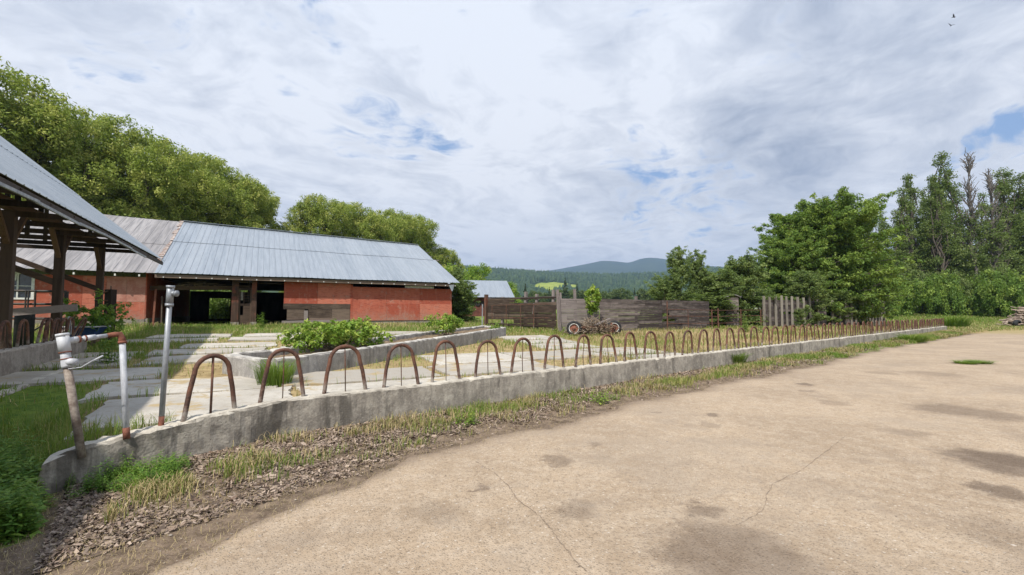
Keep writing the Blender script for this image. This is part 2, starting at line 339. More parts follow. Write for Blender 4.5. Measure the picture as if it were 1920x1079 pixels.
def m_road():
    m,t,b,o=new_mat('dusty_worn_road'); p=pos(t)
    n=t.noise(p,.6,5,.6); n2=t.noise(p,5,6,.65); n3=t.noise(p,70,4,.7); v=t.N('ShaderNodeTexVoronoi'); t.put(v.inputs['Vector'],p); v.inputs['Scale'].default_value=55
    c=t.mix(t.mapr(n,.35,.65),(.335,.252,.172),(.425,.325,.225)); c=t.mix(t.mapr(n2,.42,.62,0,.35),c,(.50,.41,.31))
    sc=t.N('ShaderNodeSeparateColor'); t.l.new(v.outputs['Color'],sc.inputs[0])
    spk=t.mapr(v.outputs['Distance'],.15,.4,1,0); c=t.mix(t.math('MULTIPLY',spk,t.mapr(sc.outputs[0],.75,.9,0,.6)),c,(.60,.53,.43)); c=t.mix(t.math('MULTIPLY',spk,t.mapr(sc.outputs[1],.78,.9,0,.65)),c,(.17,.13,.10))
    c=t.mix(t.mapr(n3,.52,.72,0,.6),c,(.20,.155,.115)); n6=t.noise(p,24,5,.75); c=t.mix(t.mapr(n6,.50,.66,0,.62),c,(.22,.165,.115)); c=t.mix(t.mapr(n6,.30,.44,.5,0),c,(.58,.49,.38)); v5=t.N('ShaderNodeTexVoronoi'); t.put(v5.inputs['Vector'],p); v5.inputs['Scale'].default_value=26; s5=t.N('ShaderNodeSeparateColor'); t.l.new(v5.outputs['Color'],s5.inputs[0]); k5=t.mapr(v5.outputs['Distance'],.12,.3,1,0); c=t.mix(t.math('MULTIPLY',k5,t.mapr(s5.outputs[0],.78,.84,0,.55)),c,(.15,.11,.08)); c=t.mix(t.math('MULTIPLY',k5,t.mapr(s5.outputs[1],.78,.84,0,.6)),c,(.62,.55,.46))
    v3=t.N('ShaderNodeTexVoronoi'); t.put(v3.inputs['Vector'],p); v3.inputs['Scale'].default_value=14; s3=t.N('ShaderNodeSeparateColor'); t.l.new(v3.outputs['Color'],s3.inputs[0])
    peb=t.math('MULTIPLY',t.mapr(v3.outputs['Distance'],.05,.11,1,0),t.mapr(s3.outputs[0],.7,.75)); c=t.mix(t.math('MULTIPLY',peb,.6),c,(.15,.115,.09))
    wp=t.vm('ADD',p,t.vm('SCALE',t.vm('SUBTRACT',t.noise(p,3.0,6,.7,0,1),(.5,.5,.5)),sc=.62))
    tot=None
    for x,y,r,k in STAINS:
        d=t.vm('DISTANCE',wp,(x,y,0.),out=1); s=t.mapr(d,r*.55,r*1.2,min(1,k*1.05),0); tot=s if tot is None else t.math('MAXIMUM',tot,s)
    c=t.mix(t.math('MULTIPLY',tot,t.mapr(n3,.3,.6,.75,1)),c,(.135,.098,.07))
    pat=t.mapr(t.noise(p,1.1,8,.74),.52,.66,0,.5); c=t.mix(pat,c,(.27,.21,.155)); pat2=t.mapr(t.noise(t.vm('ADD',p,(31.,7.,0.)),.35,8,.72),.50,.62,0,.4); c=t.mix(pat2,c,(.31,.25,.19))
    sl=t.attr('slope'); c=t.mix(t.mapr(t.math('ADD',sl,t.math('MULTIPLY',t.math('SUBTRACT',n2,.5),.9)),.25,.8,0,.9),c,t.mix(t.mapr(n3,.4,.6),(.15,.108,.075),(.26,.195,.14)))
    far=t.attr('far'); c=t.mix(t.mapr(t.math('ADD',far,t.math('SUBTRACT',n2,.5)),.3,.8,0,.9),c,(.33,.26,.12))
    h=t.math('ADD',n3,t.math('ADD',t.math('MULTIPLY',spk,.8),t.math('MULTIPLY',peb,2.0))); fin(t,b,c,.92,0,h,.8,.008,.2); return m
def build_road():
    T=axis_vals(2,-30,62,.12,.012,1.5); K=np.r_[np.linspace(0,1.2,14),np.linspace(1.4,6,20),np.linspace(7,60,24)]
    TT,KK=np.meshgrid(T,K,indexing='ij'); e=edge_s(TT); fade=np.exp(-KK); SS=edge_s(TT)*fade+(-1.8)*(1-fade)-KK
    S2=SS+cshift(TT)*np.exp(-(SS/8)**2); X,Y=xy(TT,S2); Z=ground(X,Y)+.010-.03*np.exp(-KK/.08)
    nt,ns=TT.shape; i=np.arange(nt*ns).reshape(nt,ns); F=np.c_[i[:-1,:-1].ravel(),i[:-1,1:].ravel(),i[1:,1:].ravel(),i[1:,:-1].ravel()]
    sl=np.exp(-KK/.3); far=smooth(36,58,TT+0*KK)*1.0
    me=mesh_np('road',np.c_[X.ravel(),Y.ravel(),Z.ravel()],F,{'slope':sl.ravel(),'far':far.ravel()})
    tag(link('road',me,m_road(),smooth=True),kind='structure')
    # crack lines
    mk=m_simple('crack_dirt',(.17,.13,.095),(.26,.20,.15),20,.95)
    for P in ([(893,868),(925,888),(955,915),(970,940),(1000,962),(1022,980),(1040,1005),(1058,1030),(1085,1060),(1105,1079)],[(1585,820),(1560,840),(1510,880),(1450,910),(1438,930),(1432,960),(1390,985),(1360,992)]):
        pts=[]; Q=[px_ground(*q) for q in P]
        for a,b_ in zip(Q[:-1],Q[1:]):
            for k in range(8): f=k/8; pts.append((a[0]+(b_[0]-a[0])*f+random.uniform(-.008,.008),a[1]+(b_[1]-a[1])*f+random.uniform(-.008,.008)))
        V=[];F=[]
        for i,(x,y) in enumerate(pts):
            w=random.uniform(.001,.0045); V+=[(x-w,y,gz(x,y)+.0145),(x+w,y,gz(x,y)+.0145)]
            if i: F.append((2*i-2,2*i-1,2*i+1,2*i))
        me=bpy.data.meshes.new('road_crack'); me.from_pydata(V,[],F); tag(link('road_crack',me,mk),kind='structure')
build_road()

# ---------------------------------------------------------------- front feed curb with pipe hoops
def wall_h(t): return float(np.interp(t,[-2.9,-2.66,-2.04,-1.53,-.8,0,50],[.27,.34,.40,.455,.485,.49,.49]))
def hoop_t(k): return -.79+.816*(k-2)
def build_curb():
    T=np.arange(-2.86,48.31,.06); rng=np.random.default_rng(3); n=len(T)
    prof=[(.10,-.5),(.10,-.02),(.085,0),(.03,.0),(-.03,.0),(-.085,-.006),(-.10,-.03),(-.10,-.12),(-.10,-.24),(-.10,-.36),(-.10,-.5),(-.10,-1.)]
    def smn(k,w):
        a=rng.normal(0,1,n+w); return np.convolve(a,np.ones(w)/w,'same')[:n]*math.sqrt(w)
    V=np.zeros((n,len(prof),3)); chip=np.clip(smn(0,5)-1.2,0,3)*.022
    lo=smn(0,20)*.005; rough=1+1.5*(1-smooth(-1.2,0,T))
    for j,(ds,dz) in enumerate(prof):
        jit=rng.normal(0,.0028,n)*rough; jz=rng.normal(0,.0028,n)*rough+lo
        s=ds+jit; z=np.array([wall_h(t) for t in T])+dz+(jz if j<8 else 0)
        if j in (4,5,6): z=z-chip*(.5 if j==4 else 1); s=s+chip*.6
        tt=T.copy()
        if j>=5: tt[0]-=.015*(j-4)
        x,y=xy(tt,s+cshift(tt)); V[:,j]=np.c_[x,y,z]
    m=len(prof); i=np.arange(n*m).reshape(n,m); F=np.c_[i[:-1,:-1].ravel(),i[:-1,1:].ravel(),i[1:,1:].ravel(),i[1:,:-1].ravel()].tolist()
    F+= [tuple(range(m))[::-1],tuple((n-1)*m+k for k in range(m))]
    me=bpy.data.meshes.new('feed_curb'); me.from_pydata(V.reshape(-1,3).tolist(),[],F); me.update()
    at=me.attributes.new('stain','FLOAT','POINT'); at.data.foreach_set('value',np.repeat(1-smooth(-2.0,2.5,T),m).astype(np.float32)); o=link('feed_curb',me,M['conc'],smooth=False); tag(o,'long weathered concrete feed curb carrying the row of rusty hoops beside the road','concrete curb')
build_curb()
def ordn(n):
    return {1:'first',2:'second',3:'third',4:'fourth',5:'fifth',6:'sixth',7:'seventh',8:'eighth',9:'ninth',10:'tenth'}.get(n, f"{n}{'th' if n%100 in (11,12,13) else {1:'st',2:'nd',3:'rd'}.get(n%10,'th')}")
ANG=math.atan2(DY,DX)
def build_hoops():
    def arch(w=.27,h=.665,lean=0,rt=.026):
        P=[(-w-.015,0,-.08),(-w,0,0),(-w+.038,0,h*.40)];R=w-.078; zc=h-R-.026
        for k in range(0,13):
            a=PI-PI*k/12; P.append((R*math.cos(a),0,zc+R*1.0*math.sin(a)))
        P+=[(w-.038,0,h*.40),(w,0,0),(w+.015,0,-.08)]
        return MB().tube(P,rt,10,r=.5).mesh('arch')
    ams=[arch(),arch(.262,.68),arch(.278,.655),arch(.268,.67)]
    rods=[MB().tube([(0,0,-.05),(0.002,0,.35),(0,0,.64)],.0075,6,r=.5).mesh('centre_rod'),MB().tube([(0.01,0,-.05),(-.008,0,.25),(.004,0,.4),(0,0,.64)],.0075,6,r=.5).mesh('centre_rod')]
    thick=MB().tube([(0,0,-.05),(0,0,.64)],.014,8,r=.5).mesh('centre_rod')
    for k in range(1,62):
        t=hoop_t(k)+random.uniform(-.02,.02); s=float(cshift(t)); x,y=xy(t,s+random.uniform(-.008,.008)); a=ANG+(.3 if k==1 else 0)+random.uniform(-.09,.09)
        if k==20: lean=.16
        else: lean=random.uniform(-.025,.025)
        where=f"{ordn(k)} rusty pipe hoop of the front concrete curb, counted from the near left end" if k<=45 else f"{ordn(62-k)} rusty pipe hoop from the far right end of the front concrete curb"
        o=empty('pipe_hoop',(x,y,wall_h(t)-.004),a,where,'pipe hoop','rusty pipe hoops along the front feed curb')
        o.rotation_euler=(random.uniform(-.05,.05),lean,a); o.scale=(random.uniform(.95,1.04),1,random.uniform(.965,1.02))
        link('arch',random.choice(ams),M['rust'],o,True); link('centre_rod',thick if k==1 else random.choice(rods),M['rust'],o,True)
build_hoops()

# ---------------------------------------------------------------- leaning pipes at the near end
def build_pipes():
    # tall galvanised post  (foot on curb top)
    def at(u,v,Y):
        x=(u-960)/853.3;y=-(v-539.5)/853.3; r=(x,math.cos(PITCH)-y*math.sin(PITCH),math.sin(PITCH)+y*math.cos(PITCH)); k=Y/r[1]; return Vector((r[0]*k,Y,CAMZ+r[2]*k))
    b=at(302,798,4.92); tp=at(320,536,4.86); b2=b-(tp-b)*.05
    g=empty('pipe_post',b,0,'tall straight galvanised pipe post with a tee fitting on top, standing on the curb','pipe post')
    L=lambda p:p-b
    d=(tp-b).normalized(); MB.K=.80
    MB().tube([L(b2),L(b+d*1.42)],.032,14,r=.5).build('pipe',M['galv'],g,True)
    m=MB(); m.tube([L(b+d*1.28),L(tp)],[.042,.042],16); m.tube([L(b+d*1.27),L(b+d*1.30)],.049,16); m.tube([L(tp-d*.025),L(tp+d*.002)],.049,16)
    e=Vector((.93,.1,-.05)); c=b+d*(1.41); m.tube([L(c),L(c+e*.065)],.034,14); m.tube([L(c+e*.055),L(c+e*.08)],.041,14); m.build('tee_fitting',M['galv'],g,True)
    MB().tube([L(b2),L(b+d*.10)],.0335,14).build('rusted_foot',M['rustpipe'],g,True)
    # joined pair: leaning old pipe, white fittings, horizontal pipe, rust elbow, white upright
    A=at(150,835,4.32); T0=at(117,628,4.30); 
    g=empty('joined_pipes',A,0,'leaning rusty pipe joined by white fittings and rust elbow to a white upright pipe','pipe frame')
    MB.K=.76; L=lambda p:p-A; d=(T0-A).normalized(); full=(T0-A).length
    MB().tube([L(A-d*.12),L(A+d*(full*.72))],.043,14).build('leaning_pipe',M['oldpipe'],g,True)
    m=MB(); q=lambda f:L(A+d*full*f)
    m.tube([q(.70),q(.72),q(.78),q(.80),q(.86)],[.056,.058,.054,.050,.050],16); m.tube([q(.84),q(1.0)],[.060,.062],16); m.tube([q(.985),q(1.01)],[.066,.066],16)
    c=A+d*full*.755; m.tube([L(c),L(c+Vector((.11,-.03,.0)))],.042,12); m.build('fitting_stack',M['whitepipe'],g,True)
    m=MB(); m.tube([q(.835),q(.845)],.062,16); m.tube([q(.775),q(.785)],.058,16); m.build('rusty_band',M['rustpipe'],g,True)
    B=at(237,812,4.62); C=at(229,632,4.70); h0=A+d*full*.94; h1=at(205,629,4.62)
    m=MB(); m.tube([L(h0),L(h0.lerp(h1,.33))],.040,14); m.tube([L(h0.lerp(h1,.33)),L(h0.lerp(h1,1.0))],.026,12); m.tube([L(h0.lerp(h1,.42)),L(h0.lerp(h1,.68))],.036,12); m.build('cross_pipe',M['whitepipe'],g,True)
    m=MB(); m.tube([L(h0.lerp(h1,.30)),L(h0.lerp(h1,.35))],.044,12); m.tube([L(h0.lerp(h1,.44)),L(h0.lerp(h1,.48))],.041,12); m.build('rusty_collar',M['rustpipe'],g,True)
    dn=(B-C).normalized(); m=MB(); 
    pts=[h0.lerp(h1,.95),h0.lerp(h1,1.12)]
    top=C+dn*(-.0); pts+= [top.lerp(pts[1],.35)+Vector((0,0,.018)),top+Vector((0,0,-.02)),top+dn*.06]
    m.tube([L(p) for p in pts],[.030,.036,.040,.042,.042],14); m.tube([L(top+dn*.045),L(top+dn*.07)],.048,14); m.build('rust_elbow',M['rustpipe'],g,True)
    MB().tube([L(top+dn*.04),L(B+dn*.05)],.036,14).build('upright_pipe',M['whitepipe'],g,True)
    MB().tube([L(B-dn*.05),L(B+dn*.06)],.039,14).build('rusted_foot',M['rustpipe'],g,True)
    # thin lever hanging from the white fittings
    w=MB(); p0=A+d*full*.71+Vector((.03,-.02,-.02)); w.tube([L(p0),L(p0+Vector((.12,.0,.015))),L(p0+Vector((.22,.0,.075))),L(p0+Vector((.30,.02,.12)))],[.008,.007,.007,.012],6); w.build('lever',M['whitepipe'],g,True); MB.K=1.0
build_pipes()

# ---------------------------------------------------------------- barn
BA=math.radians(29.0); FX,FY=.875,.485
def m_roof(name,base,dark,streak,metal=.35,rough=.45,rib=.3,rusty=None):
    m,t,b,o=new_mat(name); p=objc(t); r=t.attr('rnd')
    n=t.noise(t.scale(p,(3.5,.25,.25)),2.2,5,.6); n2=t.noise(p,1.1,5,.6); n3=t.noise(t.scale(p,(12,1,1)),2,5,.7)
    c=t.mix(t.mapr(n,.35,.65),base,dark); c=t.mix(t.mapr(r,0,1,0,.35,False),c,streak)
    c=t.mix(t.mapr(n3,.58,.72,0,.5),c,streak)
    if rusty: c=t.mix(t.math('MULTIPLY',t.mapr(n2,.58,.66),t.mapr(n3,.4,.55)),c,rusty)
    fin(t,b,c,rough,metal,t.math('ADD',n3,n2),.12,.01,.5); return m
M['roof_new']=m_roof('galvanised_roof_sheets',(.31,.345,.385),(.25,.285,.325),(.39,.42,.45))
M['roof_old']=m_roof('weathered_roof_sheets',(.34,.32,.315),(.215,.205,.205),(.12,.11,.11),.15,.6)
M['rustsheet']=m_simple('rusted_roof_edge',(.14,.08,.06),(.46,.41,.37),4,.8,0,.4,.2)
def m_red():
    m,t,b,o=new_mat('faded_red_plywood'); p=objc(t); r=t.attr('rnd')
    n=t.noise(p,1.4,6,.65); n2=t.noise(t.scale(p,(2.2,2.2,12)),1.5,5,.65); n3=t.noise(p,11,5,.7); st=t.noise(t.scale(p,(5,5,.5)),1.2,5,.65)
    c=t.mix(t.mapr(t.math('ADD',t.math('MULTIPLY',n,.6),t.math('MULTIPLY',r,.5)),.35,.8),(.33,.078,.046),(.47,.155,.10))
    c=t.mix(t.mapr(n2,.50,.64,0,.65),c,(.21,.052,.036)); c=t.mix(t.mapr(st,.54,.72,0,.4),c,(.44,.22,.16)); c=t.mix(t.mapr(t.noise(p,3.3,7,.7),.55,.63,0,.55),c,(.36,.20,.155))
    sp=t.N('ShaderNodeSeparateXYZ'); t.l.new(p,sp.inputs[0]); low=t.mapr(t.math('ADD',sp.outputs[2],t.math('MULTIPLY',t.math('SUBTRACT',n,.5),2.2)),.10,.95,1,0)
    c=t.mix(t.math('MULTIPLY',low,.75),c,t.mix(t.mapr(n3,.4,.6),(.30,.21,.17),(.36,.14,.09)))
    c=t.mix(t.mapr(n3,.62,.7,0,.6),c,(.16,.07,.05))
    fin(t,b,c,.85,0,t.math('ADD',n2,n3),.3,.004,.2); return m
M['red']=m_red()
M['pink']=m_simple('washed_out_pink_board',(.33,.13,.095),(.43,.22,.17),3,.85,0,.2)
def ribbed(x0,x1,fz,y0,y1,pitch=.3,h=.022,sheets=None,thick=.012,dip=None,ny=9):
    """corrugated sheet: ribs run along y; fz(x,y) gives height"""
    m=MB(); xs=[];x=x0
    while x<x1-.01:
        xs+=[(x,0),(x+pitch*.36,0),(x+pitch*.42,h),(x+pitch*.50,h),(x+pitch*.56,0)]; x+=pitch
    xs.append((x1,0)); xs=[q for q in xs if q[0]<=x1+1e-6]
    ys=np.linspace(y0,y1,ny); V=[];F=[];n=len(xs)
    rr=[]
    per=.9
    for x,hh in xs:
        for y in ys: V.append((x,y,fz(x,y)+hh)); rr.append((math.sin(math.floor((x-x0)/per)*12.9898)*43758.5)%1)
    for i in range(n-1):
        for j in range(ny-1): a=i*ny+j; F.append((a,a+ny,a+ny+1,a+1))
    m.v=V;m.f=F;m.r=rr
    me=m.mesh('sheet'); return me
def solid(o,t=.01):
    md=o.modifiers.new('thickness','SOLIDIFY'); md.thickness=t; md.offset=-1; return o
def build_barn():
    Z0=.89; g=empty('barn',(-17.66,22.56,Z0),BA,'long red barn with grey metal roof, open dark bays and a plywood front','barn')
    Z=lambda z:z-Z0
    ridge=lambda x: 7.47-.026*x
    def fz(dz=0): return lambda x,y: Z(3.5+(y+.6)/(8.6)*(ridge(x)-3.5)+dz+.012*math.sin(x*1.3+y)+(-.0016*(x-8)**2*0))
    def fzb(dz=0): return lambda x,y: Z(ridge(x)-(y-8)/(8.6)*(ridge(x)-3.5)+dz)
    # new roof : two overlapping courses, each course slightly sagging
    me=ribbed(0,15.95,fz(.03),-.62,4.2); o=link('roof',me,M['roof_new'],g); solid(o); 
    me=ribbed(0,15.75,fz(.055),4.1,8.02); o2=link('upper_roof',me,M['roof_new'],g); solid(o2)
    me=ribbed(0,15.7,fzb(.03),8.02,16.6,ny=5); solid(link('back_roof',me,M['roof_new'],g))
    m=MB(); m.bar((0,8.02,fz(.09)(0,8.02)),(15.75,8.02,fz(.09)(15.75,8.02)),.36,.02); m.build('ridge_cap',M['roof_new'],g)
    me=ribbed(-14,0.02,fz(0),-.55,3.6,.42,.02); solid(link('old_roof',me,M['roof_old'],g))
    me=ribbed(-14,-.02,fz(.022),3.5,8.0,.42,.02); solid(link('old_upper_roof',me,M['roof_old'],g))
    me=ribbed(-14,-.02,fzb(0),8.0,16.6,.5,ny=4); solid(link('old_back_roof',me,M['roof_old'],g))
    m=MB(); rs=random.Random(5)
    y=.2
    while y<7.9:
        l=rs.uniform(.25,.7); w=rs.uniform(.08,.26); zz=fz(.075)
        if y>2.2 or rs.random()<.3: m.add([(-w,y,zz(-w,y)),(.02,y,zz(0,y)),(.02,y+l,zz(0,y+l)),(-w*rs.uniform(.6,1),y+l,zz(-w,y+l))],[(0,1,2,3)])
        y+=l*rs.uniform(.8,1.2)
    m.build('rusted_edge',M['rustsheet'],g)
    # purlin ends sticking out of the right gable
    for k,y in enumerate((2.3,3.4,4.4,5.3,6.3)): MB().bar((15.3,y,fz(-.05)(15.3,y)),(16.05+.25*((k*7)%3)/2,y,fz(-.05)(16,y)),.09,.05,up=(0,0,1)).build('purlin_end',M['wood_grey'],g)
    # fascia and rafter tails; the white puts sunlight on the tail ends into colour
    m=MB(); m.bar((0,-.5,Z(3.38)),(15.6,-.5,Z(3.37)),.04,.17); m.build('fascia',M['wood_brown'],g)
    for k in range(24):
        x=.35+k*.665
        MB().box(x-.025,x+.025,-.565,-.525,Z(3.30),Z(3.355)).build('rafter_tail',M['white'],g)
    for x in (-12,-10.4,-8.8,-7.2,-5.9,-4.4,-2.95,-1.5,-.6): MB().box(x-.03,x+.03,-.50,-.40,Z(3.33),Z(3.43)).build('rafter_tail',M['white'],g)
    # left section wall: concrete footing, red boards in panels, window opening
    m=MB(); m.box(-14,-.42,.0,.2,Z(.2),Z(1.26)); m.build('footing',M['foot'],g)
    def redwall(xs,z0,z1,mat,y=0,d=.03,holes=()):
        for a,b_ in zip(xs[:-1],xs[1:]):
            m=MB(); m.box(a+.004,b_-.004,y+random.uniform(0,.006),y+d,z0,z1); m.build('wall_panel',mat,g)
    redwall([-14,-11.5,-9.1,-7.2,-5.42],Z(1.262),Z(3.32),M['red'],.02)
    redwall([-5.42,-4.4],Z(1.262),Z(2.2),M['red'],.02); redwall([-5.42,-4.4],Z(3.38),Z(3.42),M['red'],.02)
    redwall([-4.4,-2.75,-1.9],Z(1.262),Z(3.32),M['red'],.02)
    redwall([-1.9,-1.15,-.42],Z(2.12),Z(3.32),M['pink'],.02); redwall([-1.9,-1.05,-.42],Z(1.262),Z(2.11),M['red'],.021)
    f=MB()
    for a in ((-5.45,-5.36,2.17,3.4),(-4.47,-4.37,2.17,3.4)): f.box(a[0],a[1],-.02,.05,Z(a[2]),Z(a[3]))
    f.box(-5.36,-4.47,-.02,.05,Z(3.31),Z(3.4)); f.box(-5.36,-4.47,-.02,.05,Z(2.17),Z(2.25)); f.box(-4.94,-4.89,-.01,.04,Z(2.25),Z(3.31)); f.box(-5.36,-4.94,-.005,.035,Z(2.76),Z(2.79)); f.box(-4.89,-4.47,-.005,.035,Z(2.76),Z(2.79))
    w=f.build('window_frame',M['white'],g)
    MB().box(-5.36,-4.47,.045,.055,Z(2.25),Z(3.31)).build('pane',M['glass'],w)
    MB().add([(-5.35,.01,Z(3.29)),(-4.95,.015,Z(3.30)),(-4.97,.01,Z(3.02)),(-5.15,.02,Z(2.98)),(-5.34,.01,Z(2.9))],[(4,3,2,1,0)]).build('torn_curtain',M['white'],w)
    # return wall of the recess
    MB().box(-.43,-.38,.03,16,Z(1.3),Z(3.6)).build('side_wall',M['red'],g); MB().box(-.44,-.3,.05,16,Z(.3),Z(1.3)).build('side_footing',M['foot'],g)
    # inside: dark boards, floor, beam, posts, back wall with opening
    MB().box(-.37,15.5,.3,16,Z(.3),Z(.885)).build('floor',M['dirt_in'],g)
    b=MB()
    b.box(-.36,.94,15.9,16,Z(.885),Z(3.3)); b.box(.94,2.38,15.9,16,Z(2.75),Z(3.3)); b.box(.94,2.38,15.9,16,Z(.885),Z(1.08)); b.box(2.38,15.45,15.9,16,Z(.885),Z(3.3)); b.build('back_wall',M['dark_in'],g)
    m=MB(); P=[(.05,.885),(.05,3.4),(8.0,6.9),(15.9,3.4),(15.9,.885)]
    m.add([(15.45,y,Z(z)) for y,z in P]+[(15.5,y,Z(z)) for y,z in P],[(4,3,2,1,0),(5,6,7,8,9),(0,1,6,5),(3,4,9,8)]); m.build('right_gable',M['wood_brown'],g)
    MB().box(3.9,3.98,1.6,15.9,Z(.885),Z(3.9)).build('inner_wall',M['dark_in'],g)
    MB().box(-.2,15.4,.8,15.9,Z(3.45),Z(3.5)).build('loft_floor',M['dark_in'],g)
    m=MB(); m.bar((-.36,.75,Z(2.83)),(3.3,.7,Z(2.93)),.2,.22); m.build('lintel_beam',M['beamx'],g)
    rs=random.Random(3); m=MB()
    for k in range(46):
        x=rs.gauss(1.6,.9); x=max(-.3,min(3.1,x)); z=2.95+abs(rs.gauss(0,.12))*max(0,1-abs(x-1.6)/1.8)+.02; a=rs.uniform(-.5,.5)
        m.bar((x,.75+rs.uniform(-.2,.2),Z(z)),(x+.4*math.cos(a),.7+rs.uniform(-.2,.2),Z(z+.25*math.sin(a)*.5)),.05,.015)
    m.build('nest_debris',M['stick'],g)
    for (x0,x1,y0) in ((3.2,3.52,.05),(4.12,4.36,.05)): 
        m=MB(); m.box(x0,x1,y0,y0+.26,Z(.95),Z(3.35),j=.008); p=m.build('timber_post',M['postred'],g)
        MB().box(x0-.03,x1+.03,y0-.02,y0+.29,Z(.7),Z(1.08)).build('post_base',M['foot'],p)
    m=MB(); m.box(3.5,4.13,.15,.25,Z(2.93),Z(3.04)); m.box(3.5,4.13,.15,.22,Z(3.2),Z(3.26)); m.build('door_head',M['beamx'],g)
    d=MB(); d.box(3.53,3.60,.12,.16,Z(.9),Z(2.9)); d.box(4.05,4.12,.12,.16,Z(.9),Z(2.9)); d.box(3.60,4.05,.12,.16,Z(2.8),Z(2.9)); d.box(3.60,4.05,.12,.16,Z(1.95),Z(2.07)); d.box(3.74,4.05,.13,.155,Z(.9),Z(1.95)); d.box(3.60,3.74,.13,.155,Z(.9),Z(1.45))
    for k in range(4): d.box(3.78,4.05,.13,.15,Z(2.2+k*.15),Z(2.225+k*.15))
    d.box(3.75,3.78,.13,.15,Z(2.07),Z(2.8)); dr=d.build('door',M['beamx'],g); MB().box(3.62,3.72,.11,.13,Z(2.25),Z(2.7)).build('torn_screen',M['barkpale'],dr)
    MB().bar((-.1,.2,Z(.9)),(-.05,.25,Z(2.75)),.1,.08).build('rusty_upright',M['rustpipe'],g); MB().bar((.22,.35,Z(.9)),(.2,.4,Z(2.4)),.25,.05).build('leaning_board',M['wood_brown'],g)
    # rolled door rails in second bay (warm boards just under the eave)
    m=MB()
    for k in range(4): m.box(4.45,5.7,.5+k*.24,.7+k*.24,Z(3.18+k*.02),Z(3.22+k*.02))
    m.build('bay_ceiling_boards',M['wood_brown'],g)
    # red panels right part
    def panel(x0,x1,z0,z1,mat,y=-.02,d=.025,n='wall_panel'): return MB().box(x0,x1,y,y+d,z0,z1).build(n,mat,g)
    panel(5.68,7.4,Z(2.08),Z(3.30),M['red'],-.03); panel(7.41,9.22,Z(2.09),Z(3.29),M['red'],-.034)
    m=MB()
    m.box(5.66,7.1,-.035,0,Z(1.78),Z(2.09)); m.box(7.11,9.2,-.03,0,Z(1.80),Z(2.085)); m.box(5.85,6.75,-.02,0,Z(1.18),Z(1.77)); m.box(6.95,8.2,-.025,0,Z(1.3),Z(1.78)); m.box(8.21,9.2,-.02,0,Z(1.25),Z(1.79)); m.box(7.0,9.2,-.03,.0,Z(1.14),Z(1.29)); m.build('bare_boards',M['wood_brown'],g)
    MB().box(6.72,6.92,-.045,-.02,Z(1.15),Z(1.70)).build('pale_board',M['wood_grey'],g)
    MB().bar((5.6,-.12,Z(1.06)),(9.1,-.08,Z(1.10)),.16,.14).build('sill_beam',M['wood_grey'],g)
    xs=[9.24,11.35,13.45,15.62]
    for k in range(3):
        panel(xs[k]+.005,xs[k+1]-.005,Z(2.12),Z(3.12-.0*k),M['red'],-.03+.004*k); panel(xs[k]+.004,xs[k+1]-.004,Z(1.10),Z(2.13),M['red'],-.045+.004*k)
    panel(9.22,9.34,Z(1.06),Z(3.25),M['red'],-.055)
    panel(12.5,14.4,Z(3.13),Z(3.27),M['white'],.03,.02,'pale_panel')
    MB().box(9.2,15.6,-.0,.22,Z(.3),Z(1.09)).build('right_footing',M['foot'],g)
    MB().box(6.9,9.2,-.0,.22,Z(.3),Z(1.04)).build('low_footing',M['foot'],g)
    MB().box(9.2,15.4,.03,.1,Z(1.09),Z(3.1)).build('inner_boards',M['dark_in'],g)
    MB().add([(15.2,-.56,Z(3.36)),(15.55,-.6,Z(3.40)),(15.5,-.55,Z(3.05)),(15.42,-.56,Z(2.95))],[(0,3,2,1)]).build('torn_flashing',M['roof_new'],g)
build_barn()
def build_small_barn():
    x,y=-4.6,50.; g=empty('far_barn',(x,y,1.2),math.radians(12),'small far barn with pale metal roof and dark red wall behind the wooden fence','barn')
    # front wall along x 0..5
    M['oldred']=m_simple('dark_old_red_boards',(.07,.028,.022),(.15,.055,.04),3,.9); MB().box(-4.5,4.4,0,.1,-.2,2.1).build('wall',M['oldred'],g); MB().box(-4.5,4.4,8,8.1,-.2,2.1).build('back_wall',M['dark_in'],g)
    f=lambda x,y: 2.05+(y+.6)/4.6*2.15
    solid(link('roof',ribbed(-5,4.9,lambda x,y:f(x,y),-.6,4,.5,ny=4),M['roof_new'],g)); solid(link('back_roof',ribbed(-5,4.9,lambda x,y:4.2-(y-4)/4.6*2.15,4,8.6,.5,ny=4),M['roof_new'],g))
    MB().add([(4.3,0,-.2),(4.3,8,-.2),(4.3,8,2.1),(4.3,4,4.1),(4.3,0,2.1)],[(0,1,2,3,4)]).build('gable',M['oldred'],g)
    for k in range(7): MB().lathe((-.4+k*.62,-.12,1.35),(0,1,0),[(.08,0),(.26,.0),(.28,.06),(.26,.12),(.08,.12)],12).build('hung_tyre',M['black'],g)
build_small_barn()

